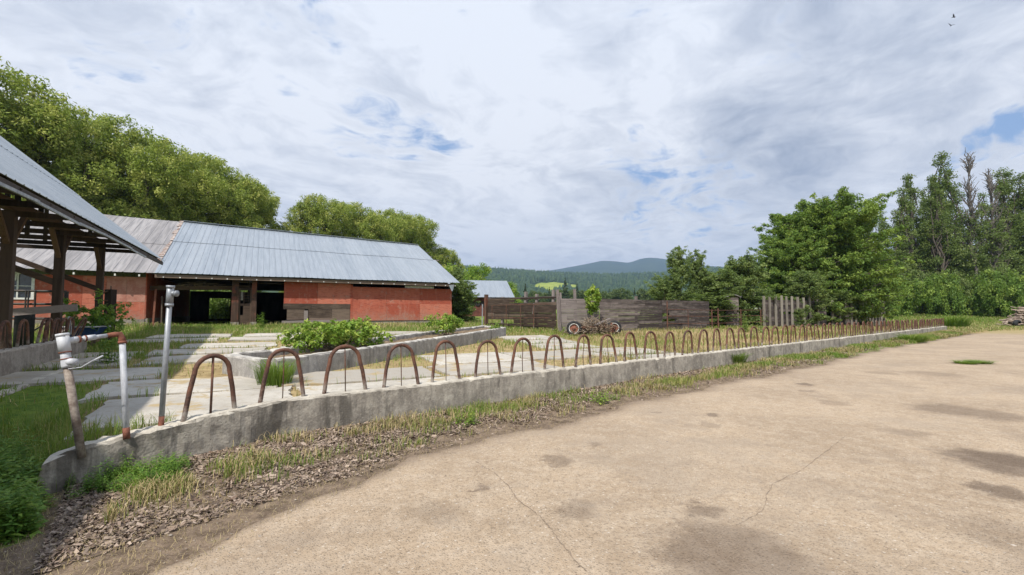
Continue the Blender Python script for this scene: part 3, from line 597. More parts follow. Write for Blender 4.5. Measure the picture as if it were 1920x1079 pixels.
# ---------------------------------------------------------------- open shed on the left
def build_shed():
    Z0=.72; g=empty('pole_shed',(-12.7,14.0,Z0),BA,'open pole shed with grey metal roof and dark timber posts at left','shed')
    Z=lambda z:z-Z0; TA=.863; ex=.95; ez=3.62
    rz=lambda x: Z(ez+(ex-x)*TA) if x>-6 else Z(ez+(ex+6)*TA-(-6-x)*TA)
    # roof sheets: ribs run down the slope (local x): build with swapped axes
    def sheet(y0,y1,x0,x1,dz,name,mat=M['roof_new']):
        me=ribbed(y0,y1,lambda u,v:0,0,1,.3,.022,ny=2)
        V=np.array([v.co for v in me.vertices]); hh=V[:,2].copy(); u=V[:,0].copy(); w=V[:,1].copy()
        X=x0+(x1-x0)*w; me.vertices.foreach_set('co',np.c_[X,u,np.array([rz(a) for a in X])+hh+dz].astype(np.float32).ravel()); me.flip_normals()
        o=link(name,me,mat,g); solid(o,.008); o.modifiers[0].offset=0; return o
    sheet(-24,4.1,ex,-1.7,.02,'roof'); sheet(-24,4.1,-1.6,-4.6,.045,'upper_roof')
    MB().bar((ex-.03,-24,rz(ex)-.09),(ex-.03,3.95,rz(ex)-.09),.04,.13).build('fascia',M['wood_grey'],g)
    m=MB(); rs=random.Random(2)
    y=-14
    while y<-.5:
        l=rs.uniform(1.4,2.6); m.bar((ex+.05,y,rz(ex)-.17+rs.uniform(-.03,.03)),(ex+.06,y+l,rz(ex)-.16+rs.uniform(-.05,.04)),.03,.05); y+=l*.97
    m.build('hanging_gutter',M['galv'],g)
    MB().bar((0,-24,Z(3.70)),(0,.12,Z(3.70)),.14,.22).build('beam',M['beam'],g)
    MB().bar((-4.2,-24,Z(3.7)),(-4.2,.12,Z(3.7)),.16,.2).build('inner_beam',M['beam'],g)
    ys=[0,-3.3,-5.9,-8.9,-11.9,-15,-18,-21]
    for x0 in (0,-4.2):
        for i,y in enumerate(ys):
            m=MB(); gx,gy=-12.7+FX*x0-FY*y,14+FY*x0+FX*y; w=.165 if x0==0 else .14
            m.box(x0-w/2,x0+w/2,y-w/2,y+w/2,gz(gx,gy)-Z0-.3,Z(3.58),j=.006); m.build('post',M['wood_dark'],g)
            if x0==0:
                for sgn in ((-1,) if i==0 else (-1,1)): MB().bar((0,y+sgn*.08,Z(2.95)),(0,y+sgn*.62,Z(3.6)),.07,.09,up=(1,0,0)).build('knee_brace',M['beam'],g)
    for i,y in enumerate(ys[:5]):
        MB().bar((0,y-.02,Z(2.3)),(-3.0,y-.02,Z(3.65)),.1,.14).build('cross_brace',M['beamx'],g)
    y=.05; k=0
    while y>-23:
        t=MB(); t.bar((ex-.05,y,Z(3.53)),(-4.5,y,Z(3.53)),.045,.11); t.bar((ex-.03,y,rz(ex-.03)-.13),(-4.5,y,rz(-4.5)-.13),.045,.12)
        for x in (.45,-.3,-1.3,-2.4,-3.6): t.bar((x,y,Z(3.68)),(x,y,rz(x)-.15),.045,.09,up=(1,0,0))
        t.build('truss',M['wood_dark'],g); y-=1.2
    p=MB()
    for x in (.75,.1,-.7,-1.6,-2.5,-3.4,-4.3): p.bar((x,-24,rz(x)-.035),(x,4.0,rz(x)-.035),.09,.04)
    p.build('purlins',M['wood_dark'],g)
    t=MB()
    for y in (1.2,2.4,3.6): t.bar((ex-.03,y,rz(ex-.03)-.13),(-4.5,y,rz(-4.5)-.13),.045,.12)
    t.build('end_rafters',M['wood_dark'],g)
build_shed()

# ---------------------------------------------------------------- low concrete walls
def rough_wall(name,path,w,mat,label,cat,base=None,seed=1,step=.1,close_top=None):
    """path: list of (x,y,topz); one continuous wall"""
    rng=np.random.default_rng(seed); P=[]
    for a,b_ in zip(path[:-1],path[1:]):
        L=math.dist(a[:2],b_[:2]); n=max(2,int(L/step))
        for k in range(n): f=k/n; P.append(tuple(a[i]+(b_[i]-a[i])*f for i in range(3)))
    P.append(path[-1]); P=np.array(P); n=len(P)
    T=np.gradient(P[:,:2],axis=0); T/=np.linalg.norm(T,axis=1)[:,None]; N=np.c_[-T[:,1],T[:,0]]
    prof=[(.5,-.9),(.5,-.25),(.5,-.03),(.42,0),(.0,.006),(-.42,0),(-.5,-.03),(-.5,-.25),(-.5,-.9)]
    V=np.zeros((n,len(prof),3)); chip=np.clip(rng.normal(-1,1,n),0,2)*.02
    for j,(s,dz) in enumerate(prof):
        V[:,j,:2]=P[:,:2]+N*(s*w+rng.normal(0,.005,n))[:,None]; V[:,j,2]=P[:,2]+dz+(rng.normal(0,.006,n)-chip if dz>-.2 else 0)
    m=len(prof); i=np.arange(n*m).reshape(n,m); F=np.c_[i[:-1,:-1].ravel(),i[1:,:-1].ravel(),i[1:,1:].ravel(),i[:-1,1:].ravel()].tolist(); F+=[tuple(range(m)),tuple((n-1)*m+k for k in range(m))[::-1]]
    me=bpy.data.meshes.new(name); me.from_pydata(V.reshape(-1,3).tolist(),[],F); me.update(); o=link(name,me,mat); return tag(o,label,cat)
# central trough: near end (-5.6,9.1)-(-4.4,8.4); runs to the far right
tr=empty('trough',(-5,8.8,0),0,'long concrete feed trough filled with soil and weeds in the middle of the yard','trough')
def trough_part(name,path,w,seed):
    o=rough_wall(name,path,w,M['conc2'],None,None,seed=seed); o.parent=tr; o.location=(5,-8.8,0); return o
trough_part('near_wall',[(-4.55,8.46,.735),(-5.68,9.16,.765)],.2,1)
trough_part('front_wall',[(-4.42,8.50,.735),(-3.0,12.0,.80),(-1.5,16.2,.88),(-.35,19.9,.955)],.19,2)
trough_part('back_wall',[(-5.68,9.25,.765),(-4.3,12.6,.84),(-2.98,15.9,.92),(-1.3,20.9,.99)],.19,3)
trough_part('far_wall',[(-.42,19.95,.955),(-1.25,20.9,.985)],.18,4)
def soil():
    A=np.array([(-4.42,8.5),(-3.0,12.0),(-1.5,16.2),(-.35,19.9)]);B=np.array([(-5.68,9.2),(-4.3,12.6),(-2.98,15.9),(-1.3,20.9)])
    V=[];F=[];n=60;rs=random.Random(1)
    for i in range(n+1):
        f=i/n*3;k=min(2,int(f));q=f-k;a=A[k]*(1-q)+A[k+1]*q;b_=B[k]*(1-q)+B[k+1]*q
        for j in range(6): p=a*(1-j/5)+b_*(j/5); V.append((p[0],p[1],float(np.interp(i,[0,n],[.60,.90]))+rs.uniform(-.03,.03)-.0))
    for i in range(n):
        for j in range(5): a=i*6+j; F.append((a,a+1,a+7,a+6))
    me=bpy.data.meshes.new('trough_soil'); me.from_pydata(V,[],F); o=link('trough_soil',me,m_simple('trough_soil',(.09,.065,.045),(.26,.19,.12),8,.95,0,.5,.1,None,.03),None,True); o.parent=tr; o.location=(5,-8.8,0)
soil()
rough_wall('shed_curb',[(-5.7,2.1,.80),(-7.4,5.1,.87),(-9.07,8.1,.925),(-10.3,10.3,.96),(-11.2,11.9,.97)],.22,M['foot'],'stained concrete feed curb running along the front of the open shed','concrete curb',seed=9)
def curb_hoops():
    am=[MB().tube([(-.24,0,-.05),(-.2,0,.2)]+[(.17*math.cos(PI-PI*k/10),0,.34+.17*math.sin(PI-PI*k/10)) for k in range(11)]+[(.2,0,.2),(.24,0,-.05)],.026,8,r=.5).mesh('arch')]
    rd=MB().tube([(0,0,-.05),(0,0,.49)],.009,6,r=.5).mesh('centre_rod')
    names=['first','second','third','fourth','fifth','sixth','seventh','eighth']
    spots=[(8.25,0,0,0),(8.9,0,0,0),(9.7,.3,0,.2),(9.95,-.25,.1,.3),(10.3,.3,0,.2),(10.7,-.2,.1,.1),(11.1,.2,0,0),(11.5,.1,.3,.0)]
    for i,(y,ry,rx,dz) in enumerate(spots):
        x=-9.07-(y-8.1)*.56; o=empty('pipe_hoop',(x,y,float(np.interp(y,[8.1,10.3,11.9],[.925,.96,.97]))),math.atan2(FX,-FY),f"dark rusty hoop on the curb under the shed roof, {names[i]} from the left",'pipe hoop','rusty hoops on the shed curb')
        o.rotation_euler=(rx,ry,math.atan2(FX,-FY)); link('arch',am[0],M['rust'],o,True); link('centre_rod',rd,M['rust'],o,True)
curb_hoops()

# ---------------------------------------------------------------- yard slabs
SLABS=[]
def build_slabs():
    rs=random.Random(11); V=[];F=[];m=MB()
    ox,oy=-6.0,8.0
    def loc(a,b_): return ox+FX*a-FY*b_, oy+FY*a+FX*b_
    def quad(a0,a1,b0,b1):
        j=lambda:rs.uniform(-.05,.05); C=[(a0+j(),b0+j()),(a1+j(),b0+j()),(a1+j(),b1+j()),(a0+j(),b1+j())]
        ring=[]
        for i in range(4):
            p,q=C[i],C[(i+1)%4]; L=math.dist(p,q); n=max(3,int(L/.16))
            for k in range(n): f=k/n; w=.035 if k else .07; ring.append((p[0]+(q[0]-p[0])*f+rs.uniform(-w,w),p[1]+(q[1]-p[1])*f+rs.uniform(-w,w)))
        tilt=(rs.uniform(-.006,.006),rs.uniform(-.006,.006)); up=rs.uniform(.03,.05); cx=(a0+a1)/2;cy=(b0+b1)/2
        top=[];bot=[]
        x0,y0=loc(cx,cy)
        for a,b_ in ring:
            x,y=loc(a,b_); t_,s_=ts(x,y); c_=float(cshift(t_)); s_-=c_
            if s_<.17: x,y=xy(t_,.17+c_+rs.uniform(0,.02))
            z=gz(x,y)*.5+.5*gz(x0,y0)+.5*(gz(x,y)-gz(x0,y0))+up+tilt[0]*(a-cx)+tilt[1]*(b_-cy); top.append((x,y,z)); bot.append((x,y,z-.12))
        n=len(top); m.add(top+bot,[tuple(range(n))]+[(i,i+n,(i+1)%n+n,(i+1)%n) for i in range(n)],rs.random())
    rows=[]
    b=-6.5
    while b<13:
        h=rs.uniform(1.5,2.0); a=-8+rs.uniform(-1,0)
        while a<15:
            w=rs.uniform(2.1,3.0); cx,cy=loc(a+w/2,b+h/2); t,s=ts(cx,cy)
            def inside(aa,bb): X,Y=loc(aa,bb); t_,s_=ts(X,Y); return s_>.35
            ok=inside(a+w/2,b+h/2) and t>-3.6
            # trough footprint and barn apron excluded
            u=(cx+5)*FY*-1+(cy-8.8)*FX; tv=(cx+5.0)*.93+(cy-8.8)*-.36
            if ok and s<14.5+.0*t and t<11 and not (abs((cx+5.0)-(cy-8.8)*.39)<1.35 and 8<cy<21.5) and rs.random()<.93-.05*max(0,t-6):
                g_=rs.uniform(.02,.22) if cx<-5.5 else 0; quad(a+.07+g_,a+w-.07-g_*.6,b+.06+g_*.8,b+h-.06-g_*.5); SLABS.append((a+.05+g_,a+w-.05-g_*.6,b+.04+g_*.8,b+h-.04-g_*.5))
            a+=w+ (rs.uniform(.25,.5) if rs.random()<.22 else 0)
        b+=h+(rs.uniform(.2,.4) if rs.random()<.3 else 0)
    mm,t,b_,o=new_mat('pale_yard_concrete'); p=pos(t); n=t.noise(p,.9,6,.65); n2=t.noise(p,9,6,.7); n3=t.noise(p,55,4,.7); r=t.attr('rnd')
    c=t.mix(t.mapr(t.math('ADD',t.math('MULTIPLY',n,.8),t.math('MULTIPLY',r,.2)),.4,.7),(.34,.31,.265),(.50,.465,.405)); c=t.mix(t.mapr(n2,.5,.72,0,.7),c,(.28,.235,.175)); c=t.mix(t.mapr(n3,.5,.7,0,.4),c,(.25,.22,.18))
    c=t.mix(t.mapr(t.noise(p,1.7,6,.7),.54,.64,0,.85),c,(.36,.27,.14))
    fin(t,b_,c,.92,0,t.math('ADD',n2,n3),.4,.006,.15)
    o=m.build('yard_paving',mm); tag(o,kind='structure')
build_slabs()

# ---------------------------------------------------------------- leaf and blade generators
def leaves(C,R,per,L,Wd,rng,up=.3,flat=1.0,out=None):
    """C (n,3) clump centres, R (n,) radii; returns V,F,rnd,clump"""
    C=np.asarray(C,float); n=len(C); R=np.broadcast_to(np.asarray(R,float),(n,))
    per=np.maximum(1,(per*(R/R.mean())**2)).astype(int); idx=np.repeat(np.arange(n),per); m=len(idx)
    d=rng.normal(size=(m,3)); d/=np.linalg.norm(d,axis=1)[:,None]; rad=rng.random(m)**.45
    P=C[idx]+d*(R[idx]*rad)[:,None]*np.array([1,1,flat])
    nrm=d*.7+rng.normal(size=(m,3))*.6+np.array([0,0,up]); nrm/=np.linalg.norm(nrm,axis=1)[:,None]
    a=np.cross(nrm,rng.normal(size=(m,3))); a/=np.linalg.norm(a,axis=1)[:,None]; b=np.cross(nrm,a)
    s=rng.uniform(.65,1.25,m)[:,None]; l=L*s; w=Wd*s
    V=np.stack([P-a*l/2,P+b*w/2+a*l*.08,P+a*l/2-nrm*l*.12,P-b*w/2+a*l*.08],1).reshape(-1,3)
    F=np.arange(4*m).reshape(m,4); cl=rng.random(n)[idx]
    return V,F,np.repeat(rng.random(m),4),np.repeat(cl,4)
def leaf_obj_mesh(name,parts):
    V=[];F=[];r=[];c=[];b=0
    for v,f,rr,cc in parts: V.append(v);F.append(f+b);r.append(rr);c.append(cc);b+=len(v)
    return mesh_np(name,np.concatenate(V),np.concatenate(F),{'rnd':np.concatenate(r),'clump':np.concatenate(c)})
def blob_clumps(blobs,dens,rng,shell=.62,keep=None):
    out=[]
    for bx,by,bz,rx,ry,rz_ in blobs:
        n=max(3,int(dens*(rx*ry+ry*rz_+rx*rz_)/3*4)); d=rng.normal(size=(n,3)); d/=np.linalg.norm(d,axis=1)[:,None]
        k=shell+(1-shell)*rng.random(n)+rng.normal(0,.05,n); out.append(np.array([bx,by,bz])+d*k[:,None]*np.array([rx,ry,rz_]))
    C=np.concatenate(out)
    # drop clumps deep inside other blobs
    ins=np.zeros(len(C),int)
    for bx,by,bz,rx,ry,rz_ in blobs: ins+=((((C-[bx,by,bz])/[rx,ry,rz_])**2).sum(1)<.45)
    C=C[(ins==0)|(rng.random(len(C))<.12)]
    return C
def trunk_mesh(name,base_r,paths,n=7):
    m=MB()
    for P,r0,r1 in paths:
        k=len(P); m.tube(P,[r0+(r1-r0)*i/(k-1) for i in range(k)],n,r=.5,caps=False)
    return m.mesh(name)
def bend(p,q,rs,k=5,amp=.08,rise=.15):
    p=Vector(p);q=Vector(q);L=(q-p).length;out=[]
    for i in range(k+1):
        f=i/k; out.append(p.lerp(q,f)+Vector((rs.uniform(-1,1)*amp*L*math.sin(PI*f),rs.uniform(-1,1)*amp*L*math.sin(PI*f),rise*L*math.sin(PI*f)*.5)))
    return out
def make_blob_tree(seed,blobs,dens,cr,per,L,Wd,tr_r,fork,twigs=3,shell=.62):
    rng=np.random.default_rng(seed); rs=random.Random(seed); C=blob_clumps(blobs,dens,rng,shell); R=cr*rng.uniform(.6,1.3,len(C))
    crown=leaf_obj_mesh('crown',[leaves(C,R,per,L,Wd,rng)])
    paths=[([(0,0,-.3),(rs.uniform(-.1,.1),0,fork*.5),(0,rs.uniform(-.2,.2),fork)],tr_r,tr_r*.75)]
    for b_ in blobs:
        p=(0,0,fork*rs.uniform(.75,1)); paths.append((bend(p,(b_[0],b_[1],b_[2]),rs),tr_r*.42,tr_r*.12))
        for k in range(twigs):
            q=(b_[0]+rs.uniform(-.8,.8)*b_[3],b_[1]+rs.uniform(-.8,.8)*b_[4],b_[2]+rs.uniform(-.2,.85)*b_[5]); paths.append((bend((b_[0],b_[1],b_[2]-.3*b_[5]),q,rs,3),tr_r*.12,tr_r*.03))
    return crown,trunk_mesh('trunk',tr_r,paths)
def plant_tree(name,label,cat,x,y,z,rz,sc,meshes,fm,tm,group=None,parts=('crown','trunk')):
    o=empty(name,(x,y,z),rz,label,cat,group); o.scale=(sc[0],sc[0],sc[1]) if isinstance(sc,tuple) else (sc,sc,sc)
    link(parts[0],meshes[0],fm,o); link(parts[1],meshes[1],tm,o,True); return o

# willows behind the barn
def willow_blobs(seed,h=20,r=6.5):
    rs=random.Random(seed); B=[]
    for k in range(19):
        a=k*2.4+rs.uniform(-.5,.5); f=(k+.5)/19; zz=h*(.22+.68*f); rr=r*math.sqrt(max(.06,1-((f-.25)/.8)**2))*rs.uniform(.5,.95); q=rs.uniform(1.5,2.6)
        B.append((rr*math.cos(a),rr*math.sin(a),zz,q*1.15,q*1.15,q))
    B.append((0,0,h-2.0,1.9,1.9,2.0)); B.append((0,0,h*.6,r*.5,r*.5,h*.28)); return B
WIL=[make_blob_tree(20+i,willow_blobs(i),5.2,.62,44,.30,.12,.55,4.5,2) for i in range(3)]
wl=[(-43.,33.5,1.09,'tallest dark willow at the left edge of the picture behind the sheds'),(-40.5,38.5,.93,'second willow from the left, showing above the shed roof'),(-38.5,43.5,1.0,'third willow from the left behind the old barn roof'),(-37.5,49.,.88,'fourth willow from the left above the old barn roof'),(-37,55.5,.98,'fifth willow from the left above the joint of the two roofs'),(-37.5,62,.93,'sixth willow from the left, last before the gap in the treeline'),(-28.6,66.,.86,'broad willow just right of the gap in the treeline'),(-25.0,72,.86,'seventh willow along the line, in the middle of the second clump'),(-21.8,81,.90,'willow near the right end of the second clump above the barn ridge'),(-19,90,.93,'last round willow above the right end of the barn ridge'),(-27.5,57,.33,'low willow filling the gap in the treeline behind the barn ridge'),(-14.3,92,.62,'small willow stepping down beyond the right end of the barn')]
for i,(x,y,s,lb) in enumerate(wl): plant_tree('willow_tree',lb,'tree',x,y,gz(x,y)-.2,i*1.9+.4,s,WIL[i%3],M['f_willow'],M['bark'],'willows standing behind the barn')
# shoot based plants: elm, shrubs
def make_shoot_tree(seed,n,h,r,fork,cr,per,L,Wd,tr_r,lowest=.1,pts=9,rise=.5,stems=1,topness=.5,spread=1.0,dens=1.0):
    rng=np.random.default_rng(seed); rs=random.Random(seed); C=[];R=[];paths=[]
    for k in range(stems):
        a=k*2.4; top=(rs.uniform(-.15,.15)*r+math.cos(a)*r*.25*(stems>1),rs.uniform(-.15,.15)*r+math.sin(a)*r*.25*(stems>1),h*rs.uniform(.7,.86) if stems>1 else h*.8)
        P=bend((math.cos(a)*.1*(stems>1),math.sin(a)*.1*(stems>1),-.2),top,rs,7,.05,0); paths.append((P,tr_r,tr_r*.2))
        m=n//stems
        for i in range(m):
            f=lowest+(1-lowest)*(i+.5)/m; b0=P[0].lerp(P[-1],0); q=P[min(7,int(f*7))].lerp(P[min(7,int(f*7)+1)],f*7-int(f*7)) if f<1 else P[-1]
            az=i*2.399+rs.uniform(-.5,.5); prof=math.sin(PI*min(1,(f*.72+.24)))**.8; l=r*prof*rs.uniform(.7,1.12)*spread+.15*r
            up=rise*(.3+.9*f)*rs.uniform(.6,1.3); e=q+Vector((math.cos(az)*l,math.sin(az)*l,l*up+ (h*.12 if f>topness else 0)*rs.uniform(.3,1.4)))
            S_=bend(q,e,rs,5,.06,.25); paths.append((S_,tr_r*.28*(1-f*.5),tr_r*.03))
            for j in range(pts):
                g_=.22+.78*(j+rs.random()*.8)/pts; ii=min(4,int(g_*5)); p=S_[ii].lerp(S_[min(5,ii+1)],g_*5-ii)
                rad=cr*(1.25-.85*g_)*rs.uniform(.7,1.3); off=cr*.8*(1.1-g_); C.append((p.x+rs.gauss(0,off),p.y+rs.gauss(0,off),p.z+rs.gauss(0,off*.7)-.1*cr)); R.append(rad)
    C=np.array(C); C[:,2]=np.maximum(C[:,2],.15)
    return leaf_obj_mesh('crown',[leaves(C,np.array(R),per,L,Wd,rng,up=.6,flat=.65)]),trunk_mesh('trunk',tr_r,paths,6)
elm=make_shoot_tree(5,190,13.2,6.1,2,.70,66,.27,.13,.32,.02,10,.50,4,.55,1.0)
ex,ey=30.3,43.5; plant_tree('elm_tree','large spreading bright green elm tree rising behind the grey pole fence','tree',ex,ey,gz(ex,ey)-.1,.4,(.95,.93),elm,M['f_elm'],M['bark'])
ex2,ey2=26.0,42.0; plant_tree('elm_tree','lower fresh green elm filling the left side of the large elm, behind the grey poles','tree',ex2,ey2,gz(ex2,ey2)-.1,2.1,(.62,.62),elm,M['f_bright2'],M['bark'])
ex3,ey3=34.6,46.0; plant_tree('elm_tree','lower fresh green elm on the right side of the large elm, beside the pale pole','tree',ex3,ey3,gz(ex3,ey3)-.1,4.0,(.60,.60),elm,M['f_bright2'],M['bark'])
shr=make_shoot_tree(8,52,5.3,.95,.5,.28,40,.12,.06,.06,.05,8,1.5,3,.45,1.0)
shr2=make_shoot_tree(9,60,5.0,1.25,.5,.32,40,.13,.065,.06,.03,8,1.1,5,.4,1.0)
def pt(u,Y): return (u-960)/853.3*Y*math.cos(PITCH)*1.0
def P3(u,Y): x=(u-960)/853.3*Y; return x,Y,gz(x,Y)
for i,(u,Y,s,ms,f,lb) in enumerate([
  (1272,33.,(1.0,1.12),shr,'f_dark','tall dark two-peaked shrub at the end of the wooden fence, left peak'),(1307,33.6,(.9,1.10),shr,'f_dark','tall dark shrub right beside the two-peaked shrub, right peak'),
  (1245,33,(.9,.72),shr2,'f_dark','low rounded dark shrub on the left flank of the two-peaked shrub'),(1340,34.,(1.5,.84),shr2,'f_elm','mid green bush between the two-peaked shrub and the shrub by the pole fence'),
  (1398,35.5,(1.3,1.12),shr2,'f_dark','tall loose shrub just left of the grey pole fence'),(1372,36,(1.,.98),shr,'f_elm','slender green shrub behind the pipe rail fence'),(1424,38,(1.1,.62),shr2,'f_dark','dense shrub in front of the white distant shed'),
  (1515,37.5,(1.25,.92),shr2,'f_bright','yellow green bush rising right behind the first grey poles'),(1500,34.6,(.35,.30),shr2,'f_elm','small bush growing through the grey poles'),
  (1590,42,(1.3,.75),shr2,'f_elm','dark green bush under the elm beside the second group of poles'),(1312,33,(1.8,.5),shr2,'f_dark','low dark brush behind the pipe rail fence'),(1560,39.8,(1.3,.62),shr2,'f_elm','low bush between the two groups of grey poles')]):
    x,y,z=P3(u,Y); plant_tree('shrub',lb,'shrub',x,y,z-.05,i*1.3,s,ms,M[f],M['bark'])
# bush at the barn corner and trees behind the far barn
x,y,z=P3(872,32.2); plant_tree('shrub','dark green leafy bush at the right corner of the red barn','shrub',x-.3,y,z,.5,(.95,.60),shr2,M['f_nettle'],M['bark'])
x,y,z=P3(856,33.4); plant_tree('shrub','taller green bush behind the right corner of the red barn','shrub',x,y,z,2.5,(.7,.78),shr,M['f_elm'],M['bark'])
rnd_b=lambda seed:[(random.Random(seed+k).uniform(-2,2),random.Random(seed*3+k).uniform(-2,2),2.2+3.6*k/9,1.7-.08*k,1.7-.08*k,1.4) for k in range(10)]
rt=[make_blob_tree(40,rnd_b(5),5,.5,42,.26,.13,.2,2,2),make_blob_tree(41,rnd_b(15),5,.5,42,.26,.13,.2,2,2)]
for u,Y,s,f,lb in [(866,64,.95,'f_bright','bright yellow green tree behind the barn end and the far barn'),(890,72,1.02,'f_elm','darker round tree just right of the bright tree behind the far barn'),(850,60,.75,'f_bright','small bright tree touching the barn roof end'),(948,62,.62,'f_bright','yellow green bush at the right end of the far barn')]:
    x,y,z=P3(u,Y); plant_tree('broadleaf_tree',lb,'tree',x,y,z,Y,s,rt[int(Y)%2],M[f],M['bark'])
# sapling in front of the fence
sap=leaf_obj_mesh('crown',[leaves(blob_clumps([(0,0,1.62,.36,.36,.52),(0,0,1.25,.24,.24,.35)],150,np.random.default_rng(4),.35),.12,26,.10,.065,np.random.default_rng(4))])
stm=trunk_mesh('trunk',.03,[([(0,0,0),(.03,0,.5),(0,0,1.1),(0,0,1.7)],.018,.01),([(.05,0,0),(-.02,0,.5),(.03,0,1.2)],.014,.008),([(-.04,.03,0),(.05,0,.6),(-.05,0,1.3)],.012,.008)])
x,y,z=P3(1111,22.9); plant_tree('sapling','small rounded bright green sapling on thin bare stems before the grey fence','sapling',x,y,z,0,1.12,(sap,stm),M['f_bright'],M['barkpale'])

# tall cottonwoods on the right
def column_blobs(seed,h,r):
    rs=random.Random(seed);B=[]
    for k in range(34):
        f=(k+.5)/34; a=rs.uniform(0,6.3); rr=r*(1.0-.85*f)*rs.uniform(.1,1.0); q=rs.uniform(.65,1.3)*(1.25-.78*f); B.append((rr*math.cos(a),rr*math.sin(a),h*(.10+.88*f),q,q,q*1.5))
    return B
COT=[make_blob_tree(60+i,column_blobs(i+2,24,h_),6.2,.60,36,.29,.15,.30,7,4,.30) for i,h_ in enumerate((3.0,3.6,2.6))]
def dead_tree(seed,h):
    rs=random.Random(seed); paths=[]; P=bend((0,0,-.2),(rs.uniform(-.6,.6),0,h),rs,7,.02,0); paths.append((P,.24,.03)); C=[]
    for i in range(64):
        f=rs.uniform(.3,.97); q=P[int(f*7)].lerp(P[int(f*7)+1],f*7-int(f*7)); az=rs.uniform(0,6.28); l=rs.uniform(1.6,4.4)*(1.25-f); e=q+Vector((math.cos(az)*l*.5,math.sin(az)*l*.5,l*1.3)); B=bend(q,e,rs,4,.07,.1); paths.append((B,.10,.025))
        for j in range(3): b2=B[2+j%2]; e2=b2+Vector((rs.uniform(-.6,.6),rs.uniform(-.6,.6),rs.uniform(.3,1.1))); paths.append((bend(b2,e2,rs,2,.05,0),.035,.018))
        if f<.55: C.append(tuple(B[3]))
    for i in range(150): C.append((rs.gauss(0,1.3),rs.gauss(0,1.3),rs.uniform(.1,.66)*h))
    return leaf_obj_mesh('crown',[leaves(np.array(C),.5,26,.27,.14,np.random.default_rng(seed),up=.3)]),trunk_mesh('trunk',.2,paths,5)
DEAD=[dead_tree(3,24),dead_tree(4,23)]
tall=[(1765,70,.93,0,0,'slender cottonwood just left of the tallest one'),(1888,74,1.02,2,0,'narrow cottonwood between the leaning bare tree and the picture edge'),(1700,70,.84,2,0,'narrow cottonwood beside the right flank of the elm'),(1718,76,1.0,0,0,'green cottonwood with a thin ragged top, leftmost of the tall row'),(1742,80,.93,2,0,'thin dark cottonwood just left of the tallest tree'),(1782,76,1.17,1,0,'tallest cottonwood in the row at right, leafy to the top'),(1762,84,.9,0,0,'cottonwood partly hidden behind the left side of the tallest tree'),(1824,70,1.06,0,1,'bare topped dead tree right of the tallest cottonwood, many upright twigs'),(1852,84,.95,2,0,'short leafy cottonwood in the gap right of the dead tree'),(1872,70,1.0,1,1,'leaning bare topped tree near the right edge'),(1902,76,1.03,0,0,'leafy cottonwood at the right edge of the picture'),(1930,74,1.0,1,0,'cottonwood cut by the right edge of the picture'),
 (1690,90,.86,1,0,'grey green tree behind the elm crown, right of two'),(1660,96,.88,2,0,'grey green tree behind the elm crown, left of two'),(1628,74,.78,0,0,'dark tree top showing above the right half of the elm'),(1600,70,.76,1,0,'dark tree top showing above the middle of the elm'),(1540,68,.70,2,0,'small dark tree top at the upper left of the elm'),(1570,72,.73,0,0,'dark tree top just left of the elm peak'),(1803,90,1.05,2,0,'slim cottonwood seen between the tallest tree and the dead tree')]
for i,(u,Y,s,k,dead,lb) in enumerate(tall):
    x,y,z=P3(u,Y); plant_tree('dead_tree' if dead else 'cottonwood_tree',lb,'tree',x,y,z-.2,i*2.1,(s*1.12,s),(DEAD[k] if dead else COT[k]),M['f_cotton'],M['barkdead'] if dead else M['bark'],'tall trees along the right side')
# bramble bushes at their feet
bb=lambda sd:[(random.Random(sd+k).uniform(-3.2,3.2),random.Random(sd+9*k).uniform(-1.3,1.3),random.Random(sd+5*k).uniform(.7,2.3),1.3,1.2,1.0) for k in range(12)]
BUS=[make_blob_tree(80+i,bb(i*7+1),7,.36,52,.20,.11,.08,.5,1) for i in range(3)]
ordl=['first','second','third','fourth','fifth','sixth','seventh','eighth','ninth','tenth','eleventh','twelfth']
for i,(u,Y,s,f) in enumerate([(1672,62,1.15,'f_elm'),(1700,68,1.2,'f_cotton'),(1728,66,1.1,'f_elm'),(1760,70,1.25,'f_elm'),(1790,66,1.05,'f_bright'),(1820,68,1.15,'f_elm'),(1846,64,1.0,'f_elm'),(1872,66,1.2,'f_cotton'),(1900,62,1.3,'f_elm'),(1925,60,1.2,'f_elm'),(1960,60,1.3,'f_elm')]):
    x,y,z=P3(u,Y); 
    if i==10: continue
    plant_tree('bramble_bush',f'{ordl[i]} bushy green thicket from the left along the far edge of the grass at right','bush',x,y,z-.3,.7+i*.9 if i%2 else -.6,(s,s*(1.55+.5*((i*5)%3)/2)),BUS[i%3],M[f],M['bark'],'thickets below the tall trees')

# distant tree line beyond the wooden fence
def conifer(seed,h=12):
    rng=np.random.default_rng(seed); C=[];R=[]
    for i in range(90):
        f=rng.random()**.8; a=rng.random()*6.28; r=(1-f)*2.5*rng.uniform(.4,1); C.append((r*math.cos(a),r*math.sin(a),h*(.08+.92*f))); R.append(.65*(1.15-f))
    return leaf_obj_mesh('crown',[leaves(np.array(C),np.array(R),22,.6,.3,rng,up=.1,flat=.5)]),trunk_mesh('trunk',.2,[([(0,0,-.5),(0,0,h*.5),(0,0,h)],.22,.03)],5)
CON=[conifer(1),conifer(2)]
bl=lambda s:[(random.Random(s+k).uniform(-2.4,2.4),random.Random(s*2+k).uniform(-2.4,2.4),2.5+5.5*k/9,2.1,2.1,1.8) for k in range(9)]
DEC=[make_blob_tree(90+i,bl(i*11+2),2.6,.8,30,.55,.3,.25,2,0) for i in range(2)]
